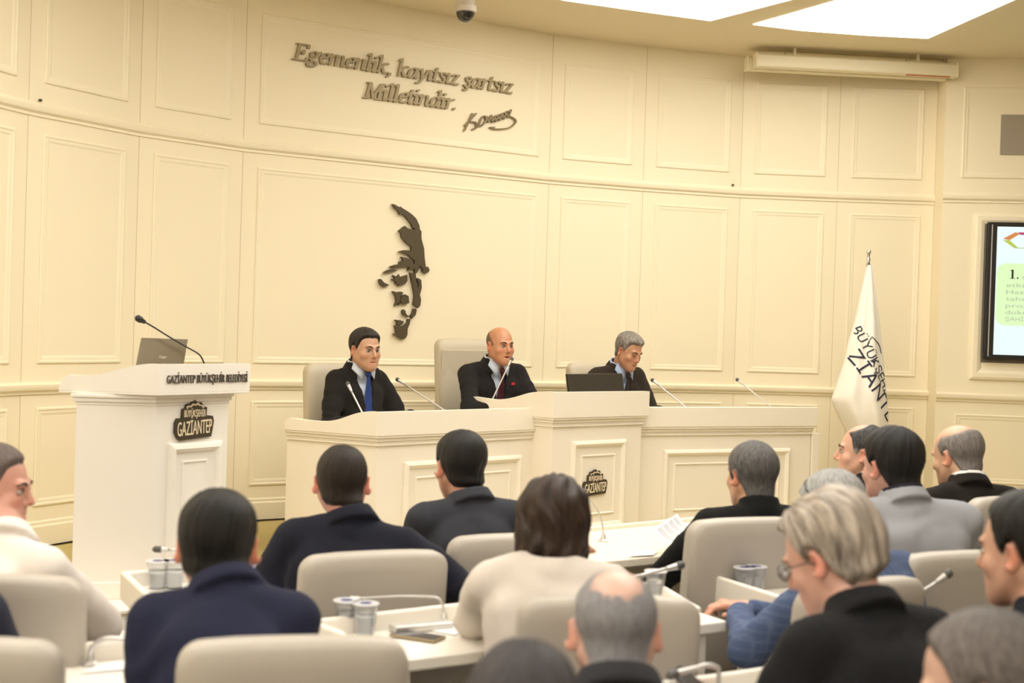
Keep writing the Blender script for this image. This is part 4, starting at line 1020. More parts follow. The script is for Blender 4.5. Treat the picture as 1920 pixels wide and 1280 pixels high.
# ---- head, in its own frame: +y is where the face looks, origin between the ears
def head_base(P, k=1., jaw=1.):      # without nose and ears
    d = ellp(P, (0, -.014, .034), (.0775, .097, .086))
    d = smin(d, ellp(P, (0, .026, -.030), (.066 * jaw, .068, .086)), .03)
    d = smin(d, cap(P, (-.058 * jaw, -.0, -.045), (-.016, .070, -.098), .017, .020), .035)
    d = smin(d, cap(P, (.058 * jaw, -.0, -.045), (.016, .070, -.098), .017, .020), .035)
    d = smin(d, ellp(P, (0, .068, -.098), (.022, .020, .017)), .02)
    return d
def head_face(P, jaw=1., mouth=0.):
    d = head_base(P, jaw=jaw)
    d = smin(d, cap(P, (-.036, .080, .024), (-.010, .086, .018), .010), .014)
    d = smin(d, cap(P, (.036, .080, .024), (.010, .086, .018), .010), .014)
    for s in (-1, 1):
        d = smin(d, ellp(P, (s * .042, .058, -.028), (.024, .022, .020)), .02)
        d = smax(d, -ellp(P, (s * .0315, .101, .001), (.019, .020, .013)), .012)
    d = smin(d, cap(P, (0, .087, .012), (0, .106, -.029), .0085, .0125), .008)
    d = smin(d, ellp(P, (.011, .093, -.035), (.0085, .010, .008)), .006); d = smin(d, ellp(P, (-.011, .093, -.035), (.0085, .010, .008)), .006)
    d = smin(d, ellp(P, (0, .080, -.064), (.030, .014, .022)), .015)      # muzzle
    d = smin(d, cap(P, (-.018, .0875, -.0625), (.018, .0875, -.0625), .0050), .004)
    d = smin(d, cap(P, (-.015, .0875, -.0735 - mouth), (.015, .0875, -.0735 - mouth), .0058), .004)
    d = smax(d, -cap(P, (-.021, .094, -.068 - mouth * .5), (.021, .094, -.068 - mouth * .5), .0030 + mouth * .6), .004)
    for s in (-1, 1):
        e = ellp(P, (s * .0865, -.006, -.008), (.0090, .0205, .034), rot('Z', s * -38) @ rot('X', 10))
        e = smax(e, -ellp(P, (s * .0945, .001, -.006), (.009, .010, .020)), .004)
        d = smin(d, e, .008)
    return d
def ss(x): x = np.clip(x, 0, 1); return x * x * (3 - 2 * x)
LINE = {
 'short': ([-.11, -.075, -.05, -.03, -.012, .004, .016, .030, .046, .060, .085, .11], [-.082, -.080, -.076, -.038, .02, .022, .0, .020, .066, .078, .078, .08]),
 'neat': ([-.11, -.075, -.05, -.03, -.012, .004, .016, .030, .046, .060, .085, .11], [-.078, -.076, -.070, -.035, .02, .022, .0, .020, .064, .074, .074, .078]),
 'high': ([-.11, -.075, -.05, -.03, -.012, .004, .02, .034, .045, .06, .085, .11], [-.080, -.078, -.074, -.04, .02, .022, -.005, .01, .062, .082, .088, .09]),
 'long': ([-.13, -.075, -.05, -.03, -.012, .004, .02, .034, .05, .07, .085, .11], [-.100, -.098, -.092, -.050, .005, .015, -.025, -.01, .04, .055, .058, .06])}
def hair_field(P, base, st):
    line = LINE[st.get('line', 'short')]; g = P[..., 2] - np.interp(P[..., 1], *line).astype(np.float32)
    for c, r in st.get('bald', ()):
        g = np.minimum(g, np.sqrt(((P - np.array(c, np.float32)) ** 2).sum(-1)) - r)
    t0 = st.get('t', .010); w_ = st.get('soft', .02)
    t = t0 * ss(g / w_) * (.35 + .65 * ss((P[..., 2] + .105) / .06)) - .008 * ss(-g / .006)
    top = st.get('top', 0.); t = t + np.where(g > 0, 1, 0) * top * ss((P[..., 2] - .03) / .06) * ss(g / .03)
    q = st.get('quiff', 0.); 
    if q: t = t + np.where(g > 0, 1, 0) * q * ss((P[..., 1] - .0) / .06) * ss((P[..., 2] - .03) / .05) * ss(g / .015)
    bk = st.get('back', 0.)
    if bk: t = t + np.where(g > 0, 1, 0) * bk * ss((-.02 - P[..., 1]) / .06) * ss(g / .03)
    # strands radiate from the crown
    cx, cy = st.get('crown', (0.01, -.055)); a = np.arctan2(P[..., 0] - cx, P[..., 1] - cy); am = st.get('amp', .0012)
    rr_ = np.sqrt((P[..., 0] - cx) ** 2 + (P[..., 1] - cy) ** 2); zz = P[..., 2]
    t = t + am * np.where(g > .002, 1, 0) * (np.sin(a * 13 + 40 * zz + 2 * np.sin(a * 5)) + .6 * np.sin(a * 29 + 25 * zz + rr_ * 60))
    return base - t
def hair_hv(V, st):
    cx, cy = st.get('crown', (0.01, -.055)); x = V[:, 0] - cx; y = V[:, 1] - cy; z = V[:, 2] - .125
    ln = np.sqrt(x * x + y * y + z * z) + 1e-5; ph = np.arccos(np.clip(-z / ln * -1 * 1., -1, 1)); ra = np.sqrt(x * x + y * y) + 1e-5
    k = st.get('hk', 26.); return np.stack([x / ra * k, y / ra * k, ln * st.get('hr', 60.)], 1)
def skin_col(V, tone, st):
    C = np.ones((len(V), 3)) * np.array(tone)
    def blob(c, r, col, a):
        d = np.sqrt((((V - np.array(c)) / np.array(r)) ** 2).sum(1)); w_ = a * ss(1.3 - d)[:, None]; C[:] = C * (1 - w_) + np.array(tone) * np.array(col) * w_
    red = (1.12, .72, .62)
    for s in (-1, 1):
        blob((s * .09, -.008, -.008), (.016, .028, .038), (1.15, .70, .62), .7); blob((s * .045, .08, -.03), (.02, .03, .02), red, .4)
        blob((s * .0315, .09, .0), (.017, .02, .011), (.70, .58, .52), .55)
    blob((0, .108, -.03), (.016, .02, .016), red, .5); blob((0, .092, -.067), (.021, .014, .0095), (.92, .52, .50), .8)
    blob((0, .094, -.0675), (.020, .012, .0022), (.4, .25, .22), .8)
    sb = st.get('stubble', .0)
    if sb: blob((0, .055, -.085), (.062, .06, .040), (.60, .55, .52), sb)
    C *= (1 + .05 * np.sin(V[:, :1] * 90 + 2 * np.sin(V[:, 1:2] * 70)) * np.sin(V[:, 2:3] * 80))
    return C
# ---- hand: wrist at origin, fingers along +y, palm down (-z), thumb towards side*-x
def hand_field(P, s, curl=35, spread=1.):
    d = rbox(P, (0, .045, 0), (.038, .046, .013), .012)
    d = smin(d, cap(P, (0, -.03, 0), (0, .01, 0), .025, .024), .02)
    for i, (x, L, yb) in enumerate(((-.029, .072, .088), (-.010, .080, .093), (.010, .074, .091), (.028, .058, .084))):
        x *= -s; a = np.array((x, yb - .008, .0)); c = math.radians(curl * (.6 + .12 * i)); ang = 0; p = a; r = (.0095, .0085, .0078, .0068); fan = x * .9 * spread
        for j, l in enumerate((L * .46, L * .30, L * .24)):
            ang += c * (.6, 1., .7)[j]; q = p + np.array((fan * l * 4, math.cos(ang) * l, -math.sin(ang) * l)); d = smin(d, cap(P, p, q, r[j], r[j + 1]), .005); p = q
    sx = s; p = np.array((sx * .026, .018, -.004)); q = p + np.array((sx * .026, .030, -.012)); e = q + np.array((sx * .008, .030, -.008))
    d = smin(d, cap(P, p, q, .0135, .011), .010); d = smin(d, cap(P, q, e, .0105, .0085), .005)
    return d
def ik(sh, wr, L1, L2, pole):
    d = wr - sh; D = np.linalg.norm(d); D2 = min(D, (L1 + L2) * .985); u = d / D; wr = sh + u * D2
    a = (L1 * L1 - L2 * L2 + D2 * D2) / (2 * D2); h = math.sqrt(max(0, L1 * L1 - a * a)); pl = pole - u * (pole @ u); pl /= np.linalg.norm(pl)
    return sh + u * a + pl * h, wr
def person(label, px, ytop, Y, floor=0., yaw=0, lean=10, hyaw=0, hpitch=0, hroll=0, hs=1., tone=(.62, .36, .24), jacket=(.02, .02, .03), shirt=None, tie=None,
           hair=None, hc=((.012, .009, .008), (.03, .022, .018)), hamt=.6, wl=None, wr=None, sw=1., plaid=None, face=False, voxel=.0045, jaw=1., mouth=0., collar='suit',
           female=False, neckx=0., tilt=0., pole_out=.5, brow=None, wvox=.0088, handcurl=35, glasses=None, slump=0., pole_l=None, pole_r=None, nd=.118, phone=False):
    hair = hair or {}
    top = aty(px, ytop, Y); yr = math.radians(yaw); Rz = rot('Z', yaw); H = top - np.array([0, 0, .122 * hs])
    Rh = rot('Z', hyaw) @ rot('X', -hpitch) @ rot('Y', hroll)          # head relative to body frame
    Hn = H - np.array([0, 0, floor])
    hz = Hn[2]; nz = hz - nd * hs - .005
    lr = math.radians(lean); hipz = .52
    # local frame: hips above origin
    Ny = math.tan(lr) * (nz - hipz); hy = Ny + .035 + .10 * math.sin(math.radians(max(0, hpitch))) + .02
    N = np.array([0, Ny, nz]); Hl = np.array([neckx, hy, hz])
    loc = np.array([H[0], H[1], floor]) - np.append((Rz @ np.array([neckx, hy, 0]))[:2], 0); loc[2] = floor
    root = thing('person', label, 'person', tuple(loc), yr)
    st = hair
    up = np.array([0, math.sin(lr), math.cos(lr)]); fw = np.array([0, math.cos(lr), -math.sin(lr)]); TF = np.stack([np.array([1., 0, 0]), fw, up], 1)   # columns
    Rt = rot('Y', tilt); TF = TF @ Rt
    w_ = sw * (.87 if female else 1.)
    S = {s: N + TF @ np.array([s * .185 * w_, -.01, -.078]) for s in (-1, 1)}
    wt = {}
    for s, t in ((-1, wl), (1, wr)):
        if t is None: t = (s * .14, .40, .74 - 0)
        if len(t) == 4:
            q_ = aty(t[1], t[2], t[3]) - loc; t = Rz.T @ q_
        wt[s] = np.array(t, float)
    E_, W_ = {}, {}
    for s in (-1, 1):
        pole = np.array([s * pole_out, -.15, -1.]) if (pole_l if s < 0 else pole_r) is None else np.array(pole_l if s < 0 else pole_r, float)
        E_[s], W_[s] = ik(S[s], wt[s], .30, .265, pole)
    # ------------------ body skin
    ch = Chunks()
    lo = np.array([-.108, -.125, -.30]) * hs; hi = np.array([.108, .135, .135]) * hs
    G = grid(lo / hs, hi / hs, voxel / hs)          # head frame, unit scale
    base = head_base(G, jaw=jaw); d = head_face(G, jaw=jaw, mouth=mouth) if face or True else base
    nb_l = Rh.T @ (N + TF @ np.array([0, .012, .004]) - Hl) / hs; nr = (.047 if female else .057)
    d = smin(d, cap(G, (0, -.028, -.050), nb_l, nr, nr * 1.08), .022)
    V, Q = surfnet(d, lo / hs, voxel / hs)
    C = skin_col(V, tone, st)
    if not st.get('bob'):                              # cropped hair seen as colour on the scalp
        g = V[:, 2] - np.interp(V[:, 1], *LINE[st.get('line', 'short')]); 
        for c, r in st.get('bald', ()): g = np.minimum(g, np.sqrt(((V - np.array(c)) ** 2).sum(1)) - r)
        wgt = (ss((g + .006) / .016) * st.get('shade', .75))[:, None]; C = C * (1 - wgt) + np.array(hc[0]) * wgt
    ch.add(V * hs @ Rh.T + Hl, Q, m_skin, C)
    if face:
        b = MB()
        for s in (-1, 1):
            if face != 'down':
                b.ell((s * .0315, .0818, .0015), (.0135, .0095, .0060), m_eyew, 14); b.ell((s * .0315 + face_dx(face), .0880, .0018), (.0056, .0042, .0052), m_iris, 12)
            zz = .0065 if face != 'down' else -.004
            b.tube([(s * .018, .0885, zz - .0035), (s * .025, .0905, zz), (s * .034, .0895, zz + .0008), (s * .044, .0850, zz - .003)], [.0012, .0019, .0019, .0010], m_lash, 6)
        if mouth: b.ell((0, .0865, -.0685 - mouth * .4), (.015, .006, .0028 + mouth * .5), m_mouth, 12)
        b.v = [tuple(np.array(v) * hs) for v in b.v]; ch.mb(b, Rh, Hl)
    # inner trunk and arms
    G = grid((-.36, -.25, .40), (.36, max(.3, Ny + .22), nz + .03), .022)
    d = cap(G, (0, -.02, .52), N - up * .13, .07, .06)
    for s in (-1, 1):
        d = smin(d, cap(G, N - up * .13, S[s], .045, .035), .03); d = smin(d, cap(G, N - up * .13, N - up * .045, .036, .036), .03); d = smin(d, cap(G, S[s], E_[s], .038, .034), .02); d = smin(d, cap(G, E_[s], W_[s], .034, .026), .02)
    r_ = surfnet(d, (-.36, -.25, .40), .022); ch.add(r_[0], r_[1], m_skin, np.ones((len(r_[0]), 3)) * np.array(tone))
    # hands
    for s in (-1, 1):
        f = W_[s] - E_[s]; f = f / np.linalg.norm(f); f2 = unit(f + np.array([-s * .25, .0, -.05])); side = unit(np.cross(f2, np.array([0, 0, 1.]))); upv = np.cross(side, f2)
        HR = np.stack([side, f2, upv], 1); g0 = (-.075, -.045, -.085); G = grid(g0, (.075, .19, .03), .0042)
        r_ = surfnet(hand_field(G, -s, handcurl), g0, .0042)
        Vh = r_[0]; ch.add(Vh @ HR.T + W_[s] + f * .012, r_[1], m_skin, np.ones((len(Vh), 3)) * np.array(tone) * np.array((1.05, .88, .82)))
    ch.build('body', root)
    # ------------------ jacket
    seed = (px * .37) % 7
    lo = np.minimum.reduce([S[-1], S[1], E_[-1], E_[1], W_[-1], W_[1], np.array([-.26, -.22, .48])]) - .10
    hi = np.maximum.reduce([S[-1], S[1], E_[-1], E_[1], W_[-1], W_[1], N + np.array([0, .12, .12])]) + .10; lo[2] = max(lo[2], .46)
    G = grid(lo, hi, wvox); T = (G - N.astype(np.float32)) @ TF.astype(np.float32)
    tl = float((N - np.array([0, 0, hipz])) @ up) + .05
    dep = (.112 if not female else .10); hw = .182 * w_
    T2 = T.copy(); 
    prof = 1 - .10 * ss((-T[..., 2] - .10) / .35)
    T2[..., 0] = T[..., 0] / prof
    bul = T[..., 1] + .035 * ss((-T[..., 2] - .02) / .12) * 0
    trunk = rbox(T2, (0, .0, -(.075 + tl / 2)), (hw, dep, tl / 2), .085)
    trunk = smin(trunk, ellp(T, (0, -.030, -.17), (.15 * w_, .088, .15)), .05)
    trunk = smin(trunk, ellp(T, (0, .050, -.36), (.15, .115, .17)), .06)
    trap = smin(cap(T, (0, -.012, -.030), (-.155 * w_, -.012, -.052), .056, .053), cap(T, (0, -.012, -.030), (.155 * w_, -.012, -.052), .056, .053), .03)
    body_ = smin(trunk, trap, .05)
    d = body_
    for s in (-1, 1):
        up_ = cap(G, S[s] + TF @ np.array([-s * .01, 0, .005]), E_[s], .066 if not female else .056, .054 if not female else .046); fo = cap(G, E_[s], W_[s] - .01 * unit(W_[s] - E_[s]), .054 if not female else .045, .040 if not female else .036)
        # folds at the elbow
        ax = unit(W_[s] - E_[s]).astype(np.float32); q = (G - E_[s].astype(np.float32)); al = q @ ax; rad = np.sqrt((q ** 2).sum(-1))
        fo_ = smin(up_, fo, .018); fo_ = fo_ + .0035 * np.sin(rad * 110 + 3 * np.sin(G[..., 2] * 30 + seed)) * np.exp(-(rad / .11) ** 2)
        ra = np.sqrt(((G - S[s].astype(np.float32)) ** 2).sum(-1)); fo_ = fo_ + .002 * np.sin(ra * 100 + seed) * np.exp(-((ra - .12) / .05) ** 2)
        d = smin(d, fo_, .022)
    d = d + wob(G, 18, .0045, seed) + .0028 * np.exp(-((np.abs(T[..., 0]) - .158 * w_ - .10 * (T[..., 2] + .1)) / .008) ** 2) * (T[..., 2] > -.28) + .0022 * np.sin(T[..., 2] * 55 + 3 * np.sin(T[..., 0] * 14 + seed)) * ss((-.12 - T[..., 2]) / .1)
    d = d + .0032 * np.sin(62 * (T[..., 2] * .75 + np.abs(T[..., 0]) * .8) + 2.5 * np.sin(T[..., 0] * 13 + seed) + seed) * np.exp(-((np.abs(T[..., 0]) - .15) / .075) ** 2 - ((T[..., 2] + .22) / .12) ** 2)
    d = d + .0022 * np.sin(90 * T[..., 2] + 2 * np.sin(T[..., 0] * 20 + seed)) * np.exp(-(T[..., 0] / .09) ** 2 - ((T[..., 2] + .06) / .045) ** 2) * (T[..., 1] < 0)
    d = d + .0022 * np.exp(-(T[..., 0] / .006) ** 2) * (T[..., 1] < 0) * (T[..., 2] < -.05)          # back seam
    # collar
    hn = unit(unit(Hl + Rh @ np.array([0, -.028, -.05]) * hs - N) + .7 * up); cb = N + TF @ np.array([0, -.012, -.015])
    nr_ = nr + .012
    if collar == 'suit':
        col = cap(G, cb - hn * .012, cb + hn * .055, nr_ + .034, nr_ + .006); col = smax(col, (G - (cb + hn * .056).astype(np.float32)) @ hn.astype(np.float32), .010)
        bot = (G - (cb - hn * .002).astype(np.float32)) @ hn.astype(np.float32) + .35 * (T[..., 1] * (T[..., 1] < 0) + .05); col = smax(col, -bot, .005); d = smin(d, col, .002)
    elif collar == 'roll':
        col = cap(G, cb, cb + hn * .045, nr_ + .012, nr_ + .006); col = np.maximum(col, (G - (cb + hn * .050).astype(np.float32)) @ hn.astype(np.float32)); d = smin(d, col, .012)
    else:
        d = smax(d, -cap(G, cb + hn * .02, cb + hn * .15, nr_ + .002), .012)
    X = np.abs(T[..., 0]); Zt = T[..., 2]; front_ = T[..., 1] > 0
    if shirt is not None and (face or collar == 'suit'):
        vw = np.interp(Zt, [-.36, -.30, -.04, .03], [0, .004, .052, .060]).astype(np.float32)      # V opening half width
        lap = np.interp(Zt, [-.36, -.30, -.16, -.14, -.05, .02], [0, .02, .078, .060, .082, .07]).astype(np.float32)
        dl = np.where(front_ & (X < vw + lap) & (Zt > -.34), d - .006, d)
        d = np.maximum(dl, np.minimum(vw - X, T[..., 1] - .012))
    V, Q = surfnet(d, lo, wvox)
    cj = Chunks(); cm = mat_cloth('cloth', jacket, plaid, rough=.9 if max(jacket) < .3 else .8); cj.add(V, Q, cm); jk = cj.build('jacket', root)
    if max(abs(a - b) for a, b in zip(jacket, (.01, .01, .01))) < .02 and collar == 'roll': jk.name = 'sweater'
    # ------------------ shirt and tie
    if shirt is not None:
        vx = .006; lo2 = N + np.array([-.15, -.14, -.33]) ; hi2 = N + np.array([.15, .20, .09]); lo2[1] = min(lo2[1], N[1] - .17)
        G = grid(lo2, hi2, vx); T = (G - N.astype(np.float32)) @ TF.astype(np.float32)
        d = rbox(T, (0, 0, -(.075 + tl / 2)), (hw - .012, dep - .012, tl / 2), .08); d = smin(d, ellp(T, (0, .050, -.36), (.14, .103, .17)), .06); d = smin(d, cap(T, (-.10, -.0, -.045), (.10, 0, -.045), .045), .04)
        d = d + .03 * ss((-T[..., 1] - .0) / .03)
        if not face: d = d + .05
        col = cap(G, cb, cb + hn * .075, nr_ + .010, nr_ + .001); col = np.maximum(col, (G - (cb + hn * .066).astype(np.float32)) @ hn.astype(np.float32)); fr = (T[..., 1] + .3 * (T[..., 2]) ) 
        col = np.maximum(col, -cap(G, cb + hn * .03, cb + hn * .2, nr_ - .006))
        hh_ = (G - cb.astype(np.float32)) @ hn.astype(np.float32); col = np.maximum(col, np.where(T[..., 1] < .015, .020 - hh_, -1.) if face else .020 - hh_)
        d = smin(d, col, .006)
        V, Q = surfnet(d, lo2, vx); cs = Chunks(); msh = mat_cloth('shirt_cloth', shirt, rough=.75); cs.add(V, Q, msh)
        if face:
            for s in (-1, 1):
                b = MB(); L4 = [(s * .004, .072, .022), (s * .060, .036, .050), (s * .080, .046, .004), (s * .042, .104, -.052)]
                for o_ in (0, .006): b.v += [tuple(N + TF @ (np.array(p) + np.array([s * .2, .9, .2]) * o_)) for p in L4]
                b.f += [(0, 1, 2, 3), (7, 6, 5, 4), (0, 4, 5, 1), (1, 5, 6, 2), (2, 6, 7, 3), (3, 7, 4, 0)]; b.mi += [0] * 6; b.m = [msh]; cs.mb(b)
        cs.build('shirt', root)
        if tie is not None:
            b = MB(); path = [(0, .104, -.022), (0, .110, -.05), (0, .116, -.12), (0, .122, -.2), (0, .158, -.30), (0, .17, -.40)]; ws = [.018, .012, .022, .028, .034, .036]
            vs_ = []
            for (x, y, z), ww in zip(path, ws):
                for dx, dy in ((-ww, 0), (-ww * .5, .006), (ww * .5, .006), (ww, 0), (ww * .5, -.006), (-ww * .5, -.006)): vs_.append(tuple(N + TF @ np.array([x + dx, y + dy + .002, z])))
            n = 6; fs = [(i * n + k, i * n + (k + 1) % n, (i + 1) * n + (k + 1) % n, (i + 1) * n + k) for i in range(len(path) - 1) for k in range(n)] + [tuple(range(n))]
            b.add(vs_, fs, mat_cloth('tie_cloth', tie, rough=.5))
            b.ell(tuple(N + TF @ np.array([0, .105, -.022])), (.019, .020, .022), b.m[0], 10); autosmooth(b.build('tie', root), 50)
    # ------------------ hair
    if not st.get('none'):
        g0 = np.array([-.125, -.15, -.16 if not st.get('bob') else -.20]); G = grid(g0, (.125, .135, .165), voxel)
        base = smin(head_base(G, jaw=jaw), cap(G, (0, -.028, -.050), nb_l, nr, nr * 1.08), .022)
        if st.get('bob'):
            v = ellp(G, (0, -.022, .018), (.102, .118, .112)); v = smin(v, ellp(G, (-.055, -.02, -.07), (.045, .060, .075)), .04); v = smin(v, ellp(G, (.055, -.02, -.07), (.045, .060, .075)), .04); v = smin(v, ellp(G, (0, -.068, -.08), (.07, .045, .07)), .04)
            a = np.arctan2(G[..., 0], -G[..., 1] + .02); d = v + .0035 * np.sin(a * 17 + 3 * np.sin(G[..., 2] * 28)) + .003 * np.sin(a * 9 + G[..., 2] * 50) + wob(G, 38, .003)
            d = smax(d, -ellp(G, (0, .10, -.05), (.062, .075, .10)), .01); d = smax(d, -(G[..., 2] + .142 + .006 * np.sin(a * 9)), .012)
        else: d = hair_field(G, base, st)
        V, Q = surfnet(d, g0, voxel)
        # drop hidden inner shell
        gm = np.zeros((len(V), 3)); gr = st.get('grey')
        if gr: gm[:] = gr(V)[:, None]
        cha = Chunks(); cha.add(V * hs @ Rh.T + Hl, Q, mat_hair(hc[0], hc[1], hamt), gm, hair_hv(V, st)); cha.build('hair', root, hv=True)
    if brow:
        b = MB()
        for s in (-1, 1): b.tube([np.array(p) * hs for p in ((s * .012, .0945, .0195), (s * .026, .0945, .0265), (s * .038, .0885, .0265), (s * .050, .0765, .0195))], [.0032, .0042, .0036, .0018], m_browg if brow == 'grey' else m_brow, 8)
        b.v = [tuple(Rh @ np.array(v) + Hl) for v in b.v]; b.build('eyebrows', root, smooth=True)
    if phone:
        f = unit(W_[-1] - E_[-1]); c_ = W_[-1] + f * .075 + np.array([0, 0, .020]); b = MB(); b.box((0, 0, 0), (.07, .14, .009), m_glassblk, rx=.5); Rp = Rz.T
        pho = thing('mobile_phone', 'dark mobile phone held in a hand at the bottom edge', 'phone', tuple(loc + Rz @ c_), yr + .5); b.build('body', pho, bevel=.003)
    if glasses:
        b = MB(); kk = glasses
        oz, oy, pit = (0, .104, 0) if kk == 'worn' else (.105, .028, -50)
        Rg = rot('X', -pit)
        def gp(x, y, z): return tuple(Rh @ ((Rg @ np.array([x, y, z]) + np.array([0, oy, oz])) * hs) + Hl)
        for s in (-1, 1):
            ring = [gp(s * .031 + .023 * math.cos(t), 0, .001 + .018 * math.sin(t)) for t in np.linspace(0, 2 * PI, 17)]
            b.tube(ring, .0016, m_frame, 6, caps=False); b.add([gp(s * .031 + .022 * math.cos(t), 0, .001 + .017 * math.sin(t)) for t in np.linspace(0, 2 * PI, 17)[:-1]], [tuple(range(16))], m_lens)
            if kk == 'worn': b.tube([gp(s * .055, 0, .006), gp(s * .080, -.03, .006), gp(s * .086, -.09, .002), gp(s * .084, -.115, -.015)], .0017, m_frame, 6)
            else: b.tube([gp(s * .055, 0, .006), gp(s * .088, -.03, .0), gp(s * .094, -.09, -.01), gp(s * .092, -.125, -.02)], .0020, m_frame, 6)
        b.tube([gp(-.009, .001, .004), gp(0, .003, .007), gp(.009, .001, .004)], .0014, m_frame, 6); b.build('glasses', root, smooth=True)
    # ------------------ trousers and shoes
    lo3 = (-.26, -.20, .0); G = grid(lo3, (.26, .66, .66), .018)
    d = rbox(G, (0, 0, .545), (.17, .13, .10), .09)
    for s in (-1, 1):
        kn = np.array([s * .12, .40, .50]); d = smin(d, cap(G, (s * .09, 0, .53), kn, .085, .066), .03); d = smin(d, cap(G, kn, (s * .12, .42, .11), .064, .052), .03)
    r_ = surfnet(d, lo3, .018); ct = Chunks(); ct.add(r_[0], r_[1], mat_cloth('trouser_cloth', tuple(min(.05, c) for c in jacket))); ct.build('trousers', root)
    for s in (-1, 1):
        b = MB(); b.ell((s * .12, .47, .045), (.048, .135, .045), m_black, 16); b.prism([(s * .12 - .045, .34), (s * .12 + .045, .34), (s * .12 + .05, .55), (s * .12, .61), (s * .12 - .05, .55)][::1], 0.0, .02, m_black); b.build('shoe', root, smooth=False)
    return root, N, TF, Hl, Rh, W_, loc, Rz
def face_dx(f): return {True: 0., 'right': .004, 'left': -.004}.get(f, 0.)
BLK = ((.006, .005, .005), (.018, .015, .014)); BRN = ((.014, .009, .006), (.045, .028, .020)); DBR = ((.012, .007, .005), (.075, .038, .022))
GRY = ((.10, .09, .085), (.42, .40, .38)); LGR = ((.22, .21, .20), (.62, .62, .62)); MIX = ((.05, .042, .038), (.26, .24, .23))
tan_ = (.62, .34, .215); ruddy = (.60, .29, .19); pale = (.66, .41, .30)
# dais
person('person in black suit and blue tie sitting at the left of the dais', 686, 617, 7.72, ZP, yaw=-143, lean=2, hyaw=4, hpitch=4, hs=.99, tone=(.50, .275, .165), jacket=(.014, .012, .010), shirt=(.62, .68, .80), tie=(.018, .04, .16),
       hair={'line': 'neat', 't': .009, 'top': .006, 'quiff': .003}, hc=((.014, .009, .006), (.03, .02, .013)), face='right', voxel=.0032, jaw=1.08, brow='dark', wl=(-.14, .38, .80), wr=(.16, .36, .78), wvox=.008, sw=.84, nd=.112)
r_ = person('bald person in black suit and dark red tie speaking at the dais centre', 939, 613, 8.45, ZP, yaw=-148, lean=12, hyaw=2, hpitch=2, hs=.99, tone=(.52, .24, .125), jacket=(.014, .012, .011), shirt=(.60, .68, .80), tie=(.05, .008, .014),
       hair={'line': 'high', 't': .002, 'shade': .45, 'bald': (((0, .03, .10), .095), ((0, .06, .06), .09)), 'amp': .0003}, hc=((.16, .09, .055), (.22, .13, .08)), face=True, voxel=.0032, jaw=1.08, mouth=.005, brow='dark', wl=(-.02, .47, .83), wr=(.10, .50, .83), wvox=.009, sw=1.08, pole_out=1.2)
N, TF, root = r_[1], r_[2], r_[0]
mb = MB(); c = N + TF @ np.array([-.085, .118, -.10]); mb.box((0, 0, 0), (.024, .004, .015), mat('pin_red', (.6, .02, .03), .3)); mb.v = [tuple(TF @ np.array(v) + c) for v in mb.v]; mb.build('lapel_pin', root)
person('grey haired person in dark brown suit looking down at the dais right', 1180, 626, 8.90, ZP, yaw=-146, lean=14, hyaw=8, hpitch=22, hroll=-4, hs=.97, tone=(.50, .25, .14), jacket=(.030, .021, .015), shirt=(.45, .55, .78), tie=(.03, .022, .018),
       hair={'line': 'neat', 't': .010, 'top': .008, 'quiff': .004, 'amp': .0022}, hc=((.09, .07, .055), (.40, .36, .31)), hamt=.9, face='down', voxel=.0032, brow='dark', wl=(-.10, .45, .80), wr=(.22, .40, .80), wvox=.009, jaw=1.0)
# audience
person('person with cropped hair in a cream jacket in profile at the far left edge', -6, 836, 3.85, yaw=-24, lean=30, hyaw=-64, hpitch=6, hs=1.0, tone=(.60, .31, .235), jacket=(.74, .68, .63), hair={'line': 'short', 't': .006, 'shade': .5, 'top': .008}, hc=((.10, .075, .065), (.22, .17, .15)),
       neckx=-.12, wr=('px', 165, 1200, 4.05), wl=('px', -5, 1040, 3.85), pole_r=(1.3, .3, -.3), sw=1.05, brow='dark', nd=.138, face=True, voxel=.004)
person('person with thick black hair in a navy jacket seen from behind, lower left', 411, 926, 3.08, yaw=8, lean=28, hpitch=12, hyaw=-4, tone=ruddy, jacket=(.018, .020, .045), hair={'t': .012, 'top': .004, 'amp': .0012}, hc=BLK, sw=.88, hs=1.02, neckx=-.03, wl=(-.10, .36, .80), wr=(.10, .36, .80), pole_out=-.1, nd=.085)
person('person with short brown hair in a dark suit, seen from behind, left centre', 643, 836, 4.38, yaw=6, lean=8, hpitch=8, hyaw=-2, hs=1.0, tone=(.62, .29, .22), jacket=(.013, .014, .024), hair={'t': .008, 'amp': .0010, 'crown': (.01, -.06)}, hc=BRN, hamt=.5, sw=1.05, neckx=-.035, nd=.112, wl=(-.22, .30, .78), wr=(.30, .22, .74), tilt=4, pole_r=(1.0, .1, -.8))
person('person with black hair in a charcoal grey jacket seen from behind', 864, 812, 5.0, yaw=14, lean=8, hpitch=8, hyaw=14, tone=(.58, .30, .205), jacket=(.040, .042, .052), hair={'t': .012, 'top': .004, 'back': .004}, hc=BLK, sw=1.0, neckx=-.03, hs=1.04, nd=.112)
person('person with dark brown bobbed hair in a beige jacket leaning on the desk', 1040, 896, 3.60, yaw=-4, lean=16, hpitch=16, hyaw=2, tone=pale, jacket=(.66, .60, .54), hair={'bob': True, 'hk': 9., 'hr': 16}, hc=DBR, hamt=.6, female=True, collar='open', wl=(-.04, .34, .98), wr=(.10, .40, .80), pole_l=(-1.2, -.1, -1.), hs=.98, sw=1.12, nd=.088)
